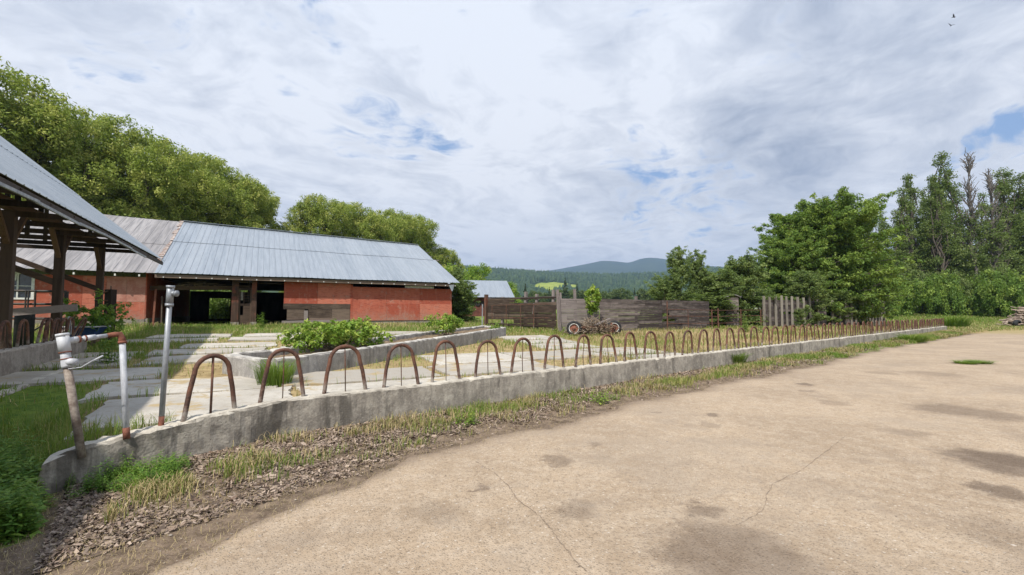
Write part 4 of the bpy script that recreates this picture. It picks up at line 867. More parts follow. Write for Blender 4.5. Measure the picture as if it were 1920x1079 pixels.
far=[(908,170,1,.75),(925,210,0,1.1),(940,190,1,.8),(957,205,0,1.05),(968,180,1,.72),(985,190,0,1.15),(1000,230,1,1.0),(1015,200,1,.82),(1030,190,0,1.0),(1045,210,1,.95),(1060,185,0,1.35),(1066,200,1,.95),(1082,185,0,1.1),(1097,215,1,1.0),(1112,200,1,.95),(1128,190,1,.85),(1143,225,0,1.1),(1158,205,1,1.0),(1175,190,1,.85),(1190,215,0,1.1),(1205,200,1,.95),(1222,205,1,1.0),(1240,190,1,.8),(1256,210,0,1.0),(1330,190,1,.95),(1346,205,0,1.0),(1365,190,1,.9),(1440,180,1,.9)]
for i,(u,Y,k,s) in enumerate(far):
    x,y,z=P3(u,Y); plant_tree('broadleaf_tree' if k else 'conifer_tree',(f"{'rounded broadleaf' if k else 'pointed dark conifer'} tree, {ordn(i+1)} from the left in the distant line beyond the wooden fence"),'tree',x,y,z-.3,i*1.7,s*(1.12 if k else .84),(DEC if k else CON)[i%2],M['f_far'] if k else M['f_conifer'],M['bark'],'distant trees beyond the wooden fence')

# ---------------------------------------------------------------- hills
def hill(name,r0,rc,r1,us,vs,mat,amp,az=(-58,62),n=(240,90),seed=0,mead=False):
    AZ=np.radians(np.linspace(az[0],az[1],n[0])); RR=np.linspace(r0,r1,n[1]); A,R=np.meshgrid(AZ,RR,indexing='ij')
    u=960+853.3*np.tan(A); v=np.interp(u,us,vs); Yc=rc*np.cos(A); zc=CAMZ+(586-v)/853.3*Yc
    f=np.clip((R-r0)/(rc-r0),0,1); f=.55*f+.45*f*f*(3-2*f); f=np.where(R>rc,1-.5*smooth(rc,r1,R),f)
    X=R*np.sin(A);Y=R*np.cos(A)
    nz=np.sin(X/r0*3.1+seed)*np.sin(Y/r0*2.3+1.3*seed)+.5*np.sin(X/r0*7.7+2*seed)*np.sin(Y/r0*6.1)+.25*np.sin(X/r0*17)*np.sin(Y/r0*15+seed)
    Z=-3+(zc+3)*f+amp*nz*np.sin(PI*np.clip(f,0,1))
    i=np.arange(n[0]*n[1]).reshape(n); F=np.c_[i[:-1,:-1].ravel(),i[:-1,1:].ravel(),i[1:,1:].ravel(),i[1:,:-1].ravel()]
    el=(Z-CAMZ)/Y; md=np.zeros_like(Z)
    if mead: md=((el>.047+.006*np.sin(u*.09))&(el<.062+.004*np.sin(u*.05))&(u>985+ (el-.047)*1500)&(u<1084)).astype(float)
    me=mesh_np(name,np.c_[X.ravel(),Y.ravel(),Z.ravel()],F,{'meadow':md.ravel()}); o=link(name,me,mat,None,True); tag(o,kind='structure'); return X,Y,Z,md
def m_hill(name,a,b_,sc):
    m,t,b,o=new_mat(name); p=pos(t); n=t.noise(p,.012*sc,6,.7); n2=t.noise(p,.06*sc,4,.7); md=t.attr('meadow')
    c=t.mix(t.mapr(t.math('ADD',t.math('MULTIPLY',n,.6),t.math('MULTIPLY',n2,.4)),.4,.6),a,b_); c=t.mix(t.mapr(md,.3,.7),c,t.mix(t.mapr(n2,.4,.6),(.24,.30,.05),(.33,.36,.08)))
    fin(t,b,c,1,0,n2,1,8,.0); return m
h1=hill('near_hills',650,1900,2600,[0,600,860,900,960,1060,1130,1250,1330,1450,1600,1920],[480,490,505,508,511,517,520,517,510,514,520,526],m_hill('forested_slope',(.022,.045,.018),(.06,.09,.03),1),9,mead=True)
h2=hill('far_hills',3000,5200,6500,[0,800,1000,1040,1080,1110,1130,1155,1180,1200,1215,1235,1255,1290,1330,1400,1500,1920],[530,520,512,506,499,493,489,490,493,486,483,484,487,495,499,503,508,520],m_hill('far_forested_slope',(.022,.042,.022),(.045,.07,.032),.35),20,seed=2)
def hill_forest():
    X,Y,Z,md=h1; rng=np.random.default_rng(9); n=X.shape; a=rng.uniform(0,n[0]-1.01,26000); r=rng.uniform(0,n[1]*.66,26000)**1.0
    i=a.astype(int);j=r.astype(int);fa=a-i;fr=r-j
    f=lambda G:(G[i,j]*(1-fa)*(1-fr)+G[i+1,j]*fa*(1-fr)+G[i,j+1]*(1-fa)*fr+G[i+1,j+1]*fa*fr)
    x,y,z,m=f(X),f(Y),f(Z),f(md); u=960+853.3*x/y; k=(m<.1)&(u>820)&(u<1560); x,y,z=x[k],y[k],z[k]; N=len(x)
    h=rng.uniform(9,22,N); w=h*rng.uniform(.16,.36,N); kind=rng.random(N)<.45; V=np.zeros((N,11,3)); 
    for q in range(5):
        t=2*PI*q/5; V[:,q]=np.c_[x+np.cos(t)*w*.9,y+np.sin(t)*w*.9,z+h*.05]; ww=np.where(kind,w*.45,w*1.0); V[:,5+q]=np.c_[x+np.cos(t+.5)*ww,y+np.sin(t+.5)*ww,z+h*.6]
    V[:,10]=np.c_[x,y,z+np.where(kind,h,h*.82)]
    F=[]
    for q in range(5):
        F+= [[q,(q+1)%5,5+q],[(q+1)%5,5+(q+1)%5,5+q],[5+q,5+(q+1)%5,10]]
    F=(np.array(F)[None]+11*np.arange(N)[:,None,None]).reshape(-1,3)
    me=mesh_np('hill_forest',V.reshape(-1,3),F,{'rnd':np.repeat(rng.random(N),11),'clump':np.repeat(rng.random(N)*.7,11)})
    tag(link('hill_forest',me,M['f_conifer2']),'dense mixed forest covering the hillside','forest',kind='stuff')
M['f_conifer2']=m_leaf('hillside_trees',(.02,.045,.02),(.05,.085,.03),(.10,.14,.045),.0,.9)
hill_forest()

# ---------------------------------------------------------------- wooden fences
def planks(m,L,z0,z1,rs,bh=.2,seg=2.4,y=0,tone=lambda x:.5,jit=.01,skip=0,edge=None):
    z=z0; row=0
    while z<z1-.03:
        h=min(bh*rs.uniform(.85,1.1),z1-z); x=-rs.uniform(0,seg) 
        while x<L:
            l=seg*rs.uniform(.8,1.3); a=max(0,x);b=min(L,x+l)
            if edge: a=max(a,edge(z))
            if b-a>.1 and rs.random()>skip:
                sl=rs.uniform(-jit,jit); y0=y+rs.uniform(-.008,.008); t=min(1,max(0,tone((a+b)/2)+rs.uniform(-.28,.28)))
                V=[(a,y0,z+.006),(b-.01,y0,z+.006+sl),(b-.01,y0+.028,z+.006+sl),(a,y0+.028,z+.006),(a,y0,z+h),(b-.01,y0,z+h+sl),(b-.01,y0+.028,z+h+sl),(a,y0+.028,z+h)]
                m.add(V,[(3,2,1,0),(4,5,6,7),(0,1,5,4),(1,2,6,5),(2,3,7,6),(3,0,4,7)],t)
            x+=l
        z+=h; row+=1
def fence_frame(name,a,b,label,cat='fence'):
    z=gz(*a); o=empty(name,(a[0],a[1],z),math.atan2(b[1]-a[1],b[0]-a[0]),label,cat); return o,math.dist(a,b),z
def build_fences():
    rs=random.Random(8)
    # left section: dark brown boards
    a,b=(-1.5,27.6),(2.35,24.1); g,L,z=fence_frame('wooden_fence',a,b,'dark brown plank fence section between the far barn and the leaning grey panel')
    m=MB(); planks(m,L,.02,1.66,rs,.2,2.6,0,lambda x:.25,.02,.02); m.build('boards',M['wood_brown'],g)
    m=MB(); m.bar((-.05,-.03,-.05),(-.05,-.03,1.92),.2,.16); m.build('post',M['postred'],g)
    for x,h in ((1.15,1.75),(2.95,2.0),(3.75,1.85),(4.9,2.05)): MB().bar((x,.12,-.1),(x+.03,.12,h),.15,.13,r=.8).build('post',M['wood_grey'],g)
    MB().box(-.0,L,-.02,.05,1.66,1.70).build('top_rail',M['wood_grey'],g)
    MB().bar((3.65,-.06,.75),(3.75,-.06,1.35),.13,.02,r=.9).build('hanging_plank',M['wood_grey'],g)
    # pipe gate in front of it
    a,b=(-1.25,26.9),(2.2,23.7); g,L,z=fence_frame('pipe_gate',a,b,'rusty pipe gate standing in front of the dark brown plank fence','gate')
    m=MB()
    for h in (1.28,.55): m.tube([(0.1,0,h),(L-.3,0,h+.03)],.018,6)
    m.build('rail',M['rust'],g)
    for x in (.1,1.25,2.35,3.3): MB().tube([(x,0,0),(x,0,1.3)],.02,6).build('upright',M['rust'],g)
    # leaning light grey panel + long dark panel
    a,b=(2.45,22.9),(4.6,23.9); g,L,z=fence_frame('wooden_fence',a,b,'light silvery grey plank panel leaning at the middle of the fence behind the old axle')
    g.rotation_euler.x=-.05
    m=MB(); planks(m,L,-.25,1.74,rs,.115,2.6,0,lambda x:.75,.006,0,lambda z:max(0,(.5-z)*.45) if z<.5 else 0); m.build('boards',M['wood_grey'],g)
    for x,h in ((-.03,2.2),(.12,2.05),(1.0,2.25)): MB().bar((x,.1,-.1),(x-.04,.1,h),.12,.1,r=.8).build('post',M['wood_grey'],g)
    MB().bar((-.03,-.04,.1),(-.06,-.04,1.85),.09,.04,r=.6).build('edge_batten',M['wood_grey'],g)
    a,b=(4.62,23.95),(9.1,27.6); g,L,z=fence_frame('wooden_fence',a,b,'long dark silvered plank fence running from the grey panel to the two-peaked shrub')
    m=MB(); planks(m,L,-.1,1.78,rs,.135,2.2,0,lambda x:.62-.09*x,.015,0); m.build('boards',M['wood_mid'],g)
    for x,h in ((.3,1.6),(3.3,1.98),(5.7,1.7)): MB().bar((x,.1,-.1),(x,.1,h),.13,.12,r=.6).build('post',M['wood_grey'],g)
    a,b=(9.1,27.6),(13.2,30.5); g,L,z=fence_frame('wooden_fence',a,b,'darkest plank fence section, half hidden behind the two-peaked shrub')
    m=MB(); planks(m,L,0,1.8,rs,.17,2.2,0,lambda x:.15,.02,.06); m.build('boards',M['wood_mid'],g)
    for x in (1.5,3.5): MB().bar((x,.1,-.1),(x,.1,1.85),.13,.12,r=.3).build('post',M['wood_grey'],g)
    # pipe rail fence
    a,b=(9.2,27.2),(18.4,33.3); g,L,z=fence_frame('pipe_rail_fence',a,b,'rusty pipe rail fence in front of the shrubs, left of the grey poles')
    for h in (.35,.8,1.2): MB().tube([(0,0,h+.05),(L*.5,0,h),(L,0,h+.04)],.022,6).build('rail',M['rust'],g)
    for x,h,r in ((.1,1.75,.035),(2.1,1.25,.025),(4.6,1.25,.045),(5.3,1.32,.05),(8.0,1.3,.04),(10.6,1.25,.04)): MB().tube([(x,0,-.1),(x,0,h)],r,8).build('post',M['rust'],g)
    # grey pole fence, two runs of the same fence
    a,b=(18.75,34.0),(36.0,44.0); 
    for (f0,f1,xs,lb,dk) in ((0,.46,(0,.75,1.55,2.35,3.05,3.75,4.6,5.5,6.4,7.6),'first run of tall weathered grey poles over dark planks, left of the elm',True),(.50,1,(0,1.2,2.2,3.3,4.1,4.8,5.4,6.1,6.7,7.3,7.9,8.5,9.1,9.7),'second run of weathered grey poles, right of the elm at the edge of the grass',False)):
        p=(a[0]+(b[0]-a[0])*f0,a[1]+(b[1]-a[1])*f0); q=(a[0]+(b[0]-a[0])*f1,a[1]+(b[1]-a[1])*f1); g,L,z=fence_frame('pole_fence',p,q,lb)
        for x in xs:
            h=2.8-z+rs.uniform(-.1,.12); w=rs.uniform(.16,.24); t=rs.uniform(-.05,.05); MB().bar((x,-.05,-.1),(x+t,-.05,h),w,.09,up=(0,1,0),r=rs.uniform(.5,1)).build('pole',M['pole'],g)
        m=MB(); planks(m,L*(1 if dk else .99),0,2.05 if dk else 1.8,rs,.19,2.5,.06,lambda x:.2,.02,.05 if dk else .1); m.build('boards',M['wood_mid'],g)
build_fences()
def build_small_things():
    def at(u,v,Y): return Vector(((u-960)/853.3*Y,Y,CAMZ+(586-v)/853.3*Y))
    # thin grey stake by the trough end
    p=at(904,600,22); MB_=MB().tube([(0,0,-.8),(0.02,0,.75)],.028,6); o=MB_.build('stake',M['galv']); o.location=p; tag(o,'thin grey stake standing beyond the far end of the trough','stake')
    # axle with two wheels
    z=gz(3.9,21.9); g=empty('old_axle',(3.9,21.9,z),math.radians(28),'derelict wagon axle with two pale rimmed wheels rusting in front of the fence','wagon axle')
    def wheel(x,tilt,r=.36):
        w=MB(); ax=(math.sin(tilt),-math.cos(tilt),.04); c=Vector((x,0,.34)); w.lathe(c,ax,[(r*.66,-.08),(r*.95,-.1),(r,-.04),(r,.04),(r*.95,.10),(r*.80,.11),(r*.66,.09)],22); t=w.build('tyre',M['black'],g,True)
        w=MB(); w.lathe(c,ax,[(r*.67,.07),(r*.65,.105),(r*.60,.105),(r*.58,.07)],22); w.build('white_rim',M['white'],t,True)
        w=MB(); w.lathe(c,ax,[(r*.55,.05),(r*.42,.03),(r*.30,.06),(r*.14,.06),(r*.14,.12),(.005,.12)],18); w.build('hub',M['rustpipe'],t,True)
    wheel(-1.12,-.75); wheel(1.28,-.62)
    m=MB(); m.tube([(-1.1,0,.36),(1.2,0,.36)],.045,8); m.bar((-.95,.3,.42),(1.05,.3,.46),.08,.1); m.bar((-.95,-.25,.40),(1.1,-.25,.42),.08,.1); m.build('axle_beam',M['rust'],g)
    MB().bar((-.15,-.3,.50),(.78,-.3,.80),.09,.05,r=.9).build('loose_plank',M['wood_grey'],g)
    MB().add([(.72,-.32,.12),(.98,-.32,.15),(.92,-.30,.6),(.82,-.30,.58)],[(0,1,2,3),(3,2,1,0)]).build('rusty_blade',M['rustpipe'],g)
    rs=random.Random(4); m=MB()
    for k in range(620):
        x=rs.gauss(0,.66); y=rs.gauss(.05,.28); z0=rs.uniform(.02,.78)*(1-min(1,abs(x)/2.0))+.05; a=rs.uniform(0,6.3); e=rs.uniform(-.25,.5); l=rs.uniform(.15,.6)
        m.tube([(x,y,z0),(x+l*math.cos(a)*.6,y+l*math.sin(a)*.5,z0+l*e)],rs.uniform(.008,.022),4)
    o=m.build('brush_heap',M['stick']); o.location=(3.95,21.85,z); o.rotation_euler.z=math.radians(28); tag(o,'heap of dry brown brush piled over the old axle between its wheels','brush heap',kind='stuff')
    # small wooden box shed
    p=at(1361,586,32.5); g=empty('wooden_hut',(p.x,p.y,gz(p.x,p.y)),-.2,'small dark wooden hut with tin roof peeking over the shrubs','hut')
    m=MB(); planks(m,.85,.0,2.1,random.Random(1),.2,2,0,lambda x:.5); planks(m,.85,.0,2.1,random.Random(2),.2,2,.7,lambda x:.4); m.box(0,.04,.03,.7,0,2.1); m.box(.8,.84,.03,.7,0,2.1); m.build('wall',M['wood_mid'],g)
    m=MB(); m.bar((-.12,.35,2.08),(.5,.35,2.34),.95,.03); m.bar((.5,.35,2.34),(1.0,.35,2.14),.95,.03); m.build('roof',M['roof_old'],g)
    # white distant shed between the shrubs
    x,y=33.,60.; g=empty('white_shed',(x,y,gz(x,y)),.1,'distant white shed with pale blue roof seen between the shrubs above the grey poles','shed')
    MB().box(-3,3,0,3,-.3,2.6).build('wall',M['white'],g); m=MB(); m.bar((-3.2,-.3,2.65),(-3.2,-.3,2.65+.001),.1,.1) if False else None
    MB().add([(-3.3,-.4,2.5),(3.3,-.4,2.5),(3.3,1.6,3.6),(-3.3,1.6,3.6),(-3.3,3.4,2.5),(3.3,3.4,2.5)],[(0,1,2,3),(3,2,5,4)]).build('roof',M['roof_new'],g)
    # utility pole
    x,y=35.8,44.5; o=MB().tube([(0,0,-.3),(0,0,2.5),(-.05,0,5.4-gz(x,y))],[.14,.12,.1],10).build('utility_pole',M['pole']); o.location=(x,y,gz(x,y)); tag(o,'short pale grey round pole standing beside the right end of the pole fence','pole')
    # brush pile and tyre at far right
    x,y=53.2,48.; z=gz(x,y); m=MB(); rs=random.Random(6)
    for k in range(170):
        px_=rs.gauss(1.1,1.2); 
        if px_<-1.6: continue
        pz=rs.uniform(.1,1.7)*max(.25,min(1,(px_+1.6)/2.2)); a=rs.uniform(-.5,.6); l=rs.uniform(.5,1.7); m.tube([(px_-l/2,rs.uniform(-.9,.6),pz-a*l/2),(px_,rs.uniform(-.9,.6),pz+rs.uniform(-.1,.1)),(px_+l/2,rs.uniform(-.9,.6),pz+a*l/2)],[rs.uniform(.03,.09)]*2+[.02],5,r=rs.random())
    o=m.build('branch_pile',m_simple('bleached_branches',(.16,.11,.08),(.42,.34,.27),1.7,.9)); o.location=(x,y,z); tag(o,'pile of bleached branches and logs at the right edge of the grass','branch pile')
    o=MB().lathe((0,0,.28),(.5,-.86,0),[(.22,-.12),(.38,-.12),(.42,0),(.38,.12),(.22,.12)],18).build('tyre',M['black'],None,True); o.location=(x-1.05,y-.9,z+.02); o.scale=(1.5,1,.9); tag(o,'black tyre lying against the left side of the branch pile','tyre')
    # birds
    for (u,v,lb,rz) in ((1817,14,'upper of two dark birds flying high at the right of the sky',.6),(1811,31,'lower of two dark birds flying high at the right of the sky',-.3)):
        p=at(u,v,45); m=MB(); m.tube([(0,-.16,0),(0,-.06,.01),(0,.06,0),(0,.2,0)],[.01,.04,.035,.012],7)
        m.add([(0,-.05,.02),(.16,-.08,.10),(.34,.03,.16),(.15,.05,.09),(0,.06,.02)],[(0,1,2,3,4)]); m.add([(0,-.05,.02),(-.16,-.08,.10),(-.30,.03,.20),(-.15,.05,.09),(0,.06,.02)],[(4,3,2,1,0)])
        o=m.build('bird',M['black']); o.location=p; o.rotation_euler=(.2,.3,rz); tag(o,lb,'bird')
    # ---- clutter under and beside the open shed
    g=empty('pipe_railing',at(8,610,12.4),0,'dark pipe railing inside the open shed in front of the red wall','railing'); b=g.location.copy()
    def Lc(u,v,Y): return at(u,v,Y)-b
    for v0,v1 in ((545,547),(570,571),(597,598)): MB().tube([Lc(2,v0,12.4),Lc(124,v1,12.9)],.032,8).build('rail',M['metal_dark'],g)
    MB().tube([Lc(124,547,12.9),Lc(124,590,12.9)],.05,8).build('end_post',M['metal_dark'],g)
    for u in (10,48,53,66): MB().tube([Lc(u,545,12.5),Lc(u,625,12.5)],.02,6).build('upright',M['metal_dark'],g)
    MB().tube([Lc(64,622,12.6),Lc(95,602,12.7)],.02,6).build('strut',M['metal_dark'],g)
    for (u0,u1,v0,v1,lb) in ((4,20,590,634,'left'),(35,62,589,634,'right')):
        p=at((u0+u1)/2,v1,11.6); w=(u1-u0)/853.3*11.6; h=(v1-v0)/853.3*11.6
        o=MB().lathe((0,0,0),(0,0,1),[(.01,-.25),(w/2,-.25),(w/2,h*.75),(w/2*1.04,h*.8),(w/2,h*.85),(w/2,h),(w/2*.9,h),(w/2*.85,h*.9),(.01,h*.9)],18).build('barrel',M['black'],None,True); o.location=p; tag(o,f'{lb} one of two black barrels behind the hoops under the shed','barrel')
    a_=at(-6,588,10.3); o=MB(); o.bar((0,0,0),at(146,577,11.0)-a_,.04,.17,r=.9); o=o.build('loose_rail_board',M['wood_grey']); o.location=a_; tag(o,'long grey board fixed across the front posts of the open shed','board')
    p=at(207,624,15.2); g=empty('gate_post',p,0,'black square post with a thin rod on top between shed and barn','post')
    MB().bar((0,0,-.3),(0,0,1.44),.22,.22,r=.2).build('post',M['wood_dark'],g); MB().tube([(0,0,1.4),(0,0,1.56)],.015,6).build('rod',M['metal_dark'],g)
    q=at(178,600,15.); g=empty('tube_gate',q,0,'small rusty tube gate hung between the last shed post and the black post','gate'); L2=lambda u,v:at(u,v,15.05)-q
    m=MB()
    for (A,B) in (((180,556),(202,546)),((178,564),(202,564)),((178,578),(202,577)),((178,591),(202,591)),((180,606),(202,606)),((186,556),(186,585)),((179,588),(198,622)),((202,580),(192,622)),((178,618),(202,618))): m.tube([L2(*A),L2(*B)],.022,6)
    m.build('frame',M['rust'],g)
    p=at(164,630,12.8); m=MB(); m.box(-.36,.36,-.25,.25,0,.03)
    for s in (-1,1): m.add([(s*.34,-.24,0),(s*.34,.24,0),(s*.40,.28,.26),(s*.40,-.28,.26)],[(0,1,2,3),(3,2,1,0)])
    for s in (-1,1): m.add([(-.34,s*.24,0),(.34,s*.24,0),(.40,s*.28,.26),(-.40,s*.28,.26)],[(0,1,2,3),(3,2,1,0)])
    g=empty('plastic_tub',p,.2,'blue plastic tub on the ground behind the white pipes','tub'); m.build('tub',M['blue'],g); m=MB(); m.tube([(-.42,-.29,.26),(.42,-.29,.26),(.42,.29,.26),(-.42,.29,.26),(-.42,-.29,.26)],.022,6); m.build('lip',M['whitepipe'],g)
    a_=at(112,628,12.); m=MB(); m.bar((0,0,0),at(134,612,12.5)-a_,.1,.05,r=.8); o=m.build('fallen_plank',M['wood_grey']); o.location=a_; tag(o,'pale fallen plank end lying left of the blue tub','plank')
    a_=at(137,627,11.9); o=MB().tube([(0,0,0),at(131,594,11.9)-a_],.03,7).build('leaning_stick',M['galv']); o.location=a_; tag(o,'short grey stick leaning beside the blue tub','stick')
build_small_things()
rough_wall('low_sill',[(-6.9,5.6,.36),(-7.6,6.9,.42),(-8.6,8.8,.50),(-9.6,10.5,.58)],.16,M['conc'],'low pale concrete sill along the foot of the shed curb','concrete sill',seed=21)

# ---------------------------------------------------------------- weeds, grass, litter
def blades(P,h,w,lean,rng,name,mat,label,cat,gdiv=1.0):
    n=len(P); az=rng.random(n)*2*PI; h=np.broadcast_to(h,(n,))*rng.uniform(.5,1.3,n); w=np.broadcast_to(w,(n,)); d=np.c_[np.cos(az),np.sin(az)]; l=lean*rng.uniform(.2,1.4,n)*h
    V=np.zeros((n,5,3)); side=np.c_[-d[:,1],d[:,0]]
    V[:,0]=P; V[:,1]=P; V[:,0,:2]-=side*w[:,None]/2; V[:,1,:2]+=side*w[:,None]/2; V[:,:2,2]-=.01
    mid=P.copy(); mid[:,:2]+=d*(l*.35)[:,None]; mid[:,2]+=h*.6; V[:,2]=mid; V[:,2,:2]+=side*w[:,None]*.38; V[:,3]=mid; V[:,3,:2]-=side*w[:,None]*.38
    V[:,4]=P; V[:,4,:2]+=d*l[:,None]; V[:,4,2]+=h*np.clip(1-.25*lean,.3,1)
    F=np.array([[0,1,2],[0,2,3],[3,2,4]])[None]+5*np.arange(n)[:,None,None]
    cl=np.clip(.5+.5*wob(P[:,0]*gdiv*1.3,P[:,1]*gdiv*1.3)+rng.normal(0,.22,n),0,1)
    me=mesh_np(name,V.reshape(-1,3),F.reshape(-1,3),{'rnd':np.repeat(rng.random(n),5),'clump':np.repeat(cl,5)})
    return tag(link(name,me,mat),label,cat,kind='stuff')
def on_slab(x,y,grow=0):
    a=(x+6.0)*FX+(y-8.0)*FY; b=-(x+6.0)*FY+(y-8.0)*FX; k=np.zeros(len(x),bool)
    for a0,a1,b0,b1 in SLABS: k|=(a>a0+grow)&(a<a1-grow)&(b>b0+grow)&(b<b1-grow)
    return k
def in_trough(x,y):
    f=np.clip((y-8.5)/12,0,1); xl=-5.7+4.5*f; xr=-4.3+4.0*f; return (x>xl-.1)&(x<xr+.1+ .1)&(y>8.3)&(y<21)
def vis(x,y): return (y>.8)&(np.abs(x/np.maximum(y,.1))<1.25)
def scat(n,t0,t1,s0,s1,rng,pw=1.0):
    t=t0+(t1-t0)*rng.random(n)**pw; s=s0+(s1-s0)*rng.random(n); x,y=xy(t,s+cshift(t)*np.exp(-(s/8)**2)); return t,s,x,y
def noi(x,y,sc,seed=0): return .5+.5*np.sin(x*sc+seed+1.7*np.sin(y*sc*.8+seed))*np.sin(y*sc*1.1+2*seed+1.3*np.sin(x*sc*.7))
def build_verge():
    rng=np.random.default_rng(31)
    # bark / leaf litter flakes
    t,s,x,y=scat(120000,-2.7,26,-2.0,-.11,rng,1.8); e=edge_s(t); k=(s>e+.05*rng.normal(size=len(s)))&(rng.random(len(s))<(.2+.8*smooth(.30,.62,.6*noi(x,y,2.2)+.4*noi(x,y,6.1,3)+.34*(s>-.42)))*(1-.8*(1-smooth(0,1,(s-e-.1)/.45))))
    x,y,t=x[k],y[k],t[k]; n=len(x); P=np.c_[x,y,ground(x,y)+rng.uniform(.002,.022,n)]
    sz=np.clip(np.exp(rng.normal(-.35,.45,n)),.25,1.5)*(1+.04*np.hypot(x,y)); a=rng.random(n)*2*PI; L=.018*sz; Wd=.0065*sz; d=np.c_[np.cos(a),np.sin(a),rng.normal(0,.32,n)]; q=np.c_[-np.sin(a),np.cos(a),rng.normal(0,.5,n)]
    V=np.stack([P-d*L[:,None]-q*Wd[:,None]*.6,P+d*L[:,None]*.9-q*Wd[:,None],P+d*L[:,None]+q*Wd[:,None]*.7,P-d*L[:,None]*.8+q*Wd[:,None]],1).reshape(-1,3)
    V[:,2]=np.maximum(V[:,2],np.repeat(ground(x,y)+.001,4))
    me=mesh_np('bark_litter',V,np.arange(4*n).reshape(n,4),{'rnd':np.repeat(rng.random(n),4),'clump':np.repeat(rng.random(n),4)}); tag(link('bark_litter',me,M['litter']),'loose bark chips and dead leaves along the foot of the curb','litter',kind='stuff')
    # grass band
    t,s,x,y=scat(110000,-2.4,46,-1.6,-.12,rng,1.6); e=edge_s(t); band=np.exp(-((s+.78-.2*np.sin(t*.6))/.30)**2)
    pr=band*smooth(.40,.72,noi(x,y,3.1,2)+.16*np.sin(t*.9)+.10)+.9*(t>14)*smooth(.42,.7,noi(x,y,1.7,1))*(s<-.2)+.75*(t>30)*(s>e)+.18*(s>-.25)*smooth(.5,.8,noi(x,y,2.1,6))
    pr=.62*pr+.22*(s>e+.15)*(s<-.15)*smooth(.50,.66,noi(x,y,4.3,5))*(t<14); k=(rng.random(len(s))<pr*1.2)&(s>e); x,y=x[k],y[k]; d=np.hypot(x,y); dry=rng.random(len(x))<np.clip(.05+.9*smooth(.25,.8,noi(x,y,1.6,7)),0,.75)
    hh=np.where(dry,.11,.10)*(1+.02*d); P=np.c_[x,y,ground(x,y)]
    blades(P[~dry],hh[~dry],.0045*(1+.11*d[~dry]),.5,rng,'verge_grass',M['grass'],'green grass growing along the foot of the long curb','grass')
    blades(P[dry],hh[dry],.004*(1+.11*d[dry]),.8,rng,'dry_verge_grass',M['straw'],'dry yellow grass mixed in the strip beside the curb','grass')
    # dry scraps spread over dirt fringe
    t,s,x,y=scat(26000,-3.2,16,-3.2,-.15,rng,1.5); e=edge_s(t); k=(s>e-.15+.1*rng.normal(size=len(s))); x,y=x[k],y[k]
    blades(np.c_[x,y,ground(x,y)+.012],.026,.0028,2.6,rng,'straw_scraps',M['straw'],'short straw scraps strewn on the dirt beside the road','straw')
build_verge()
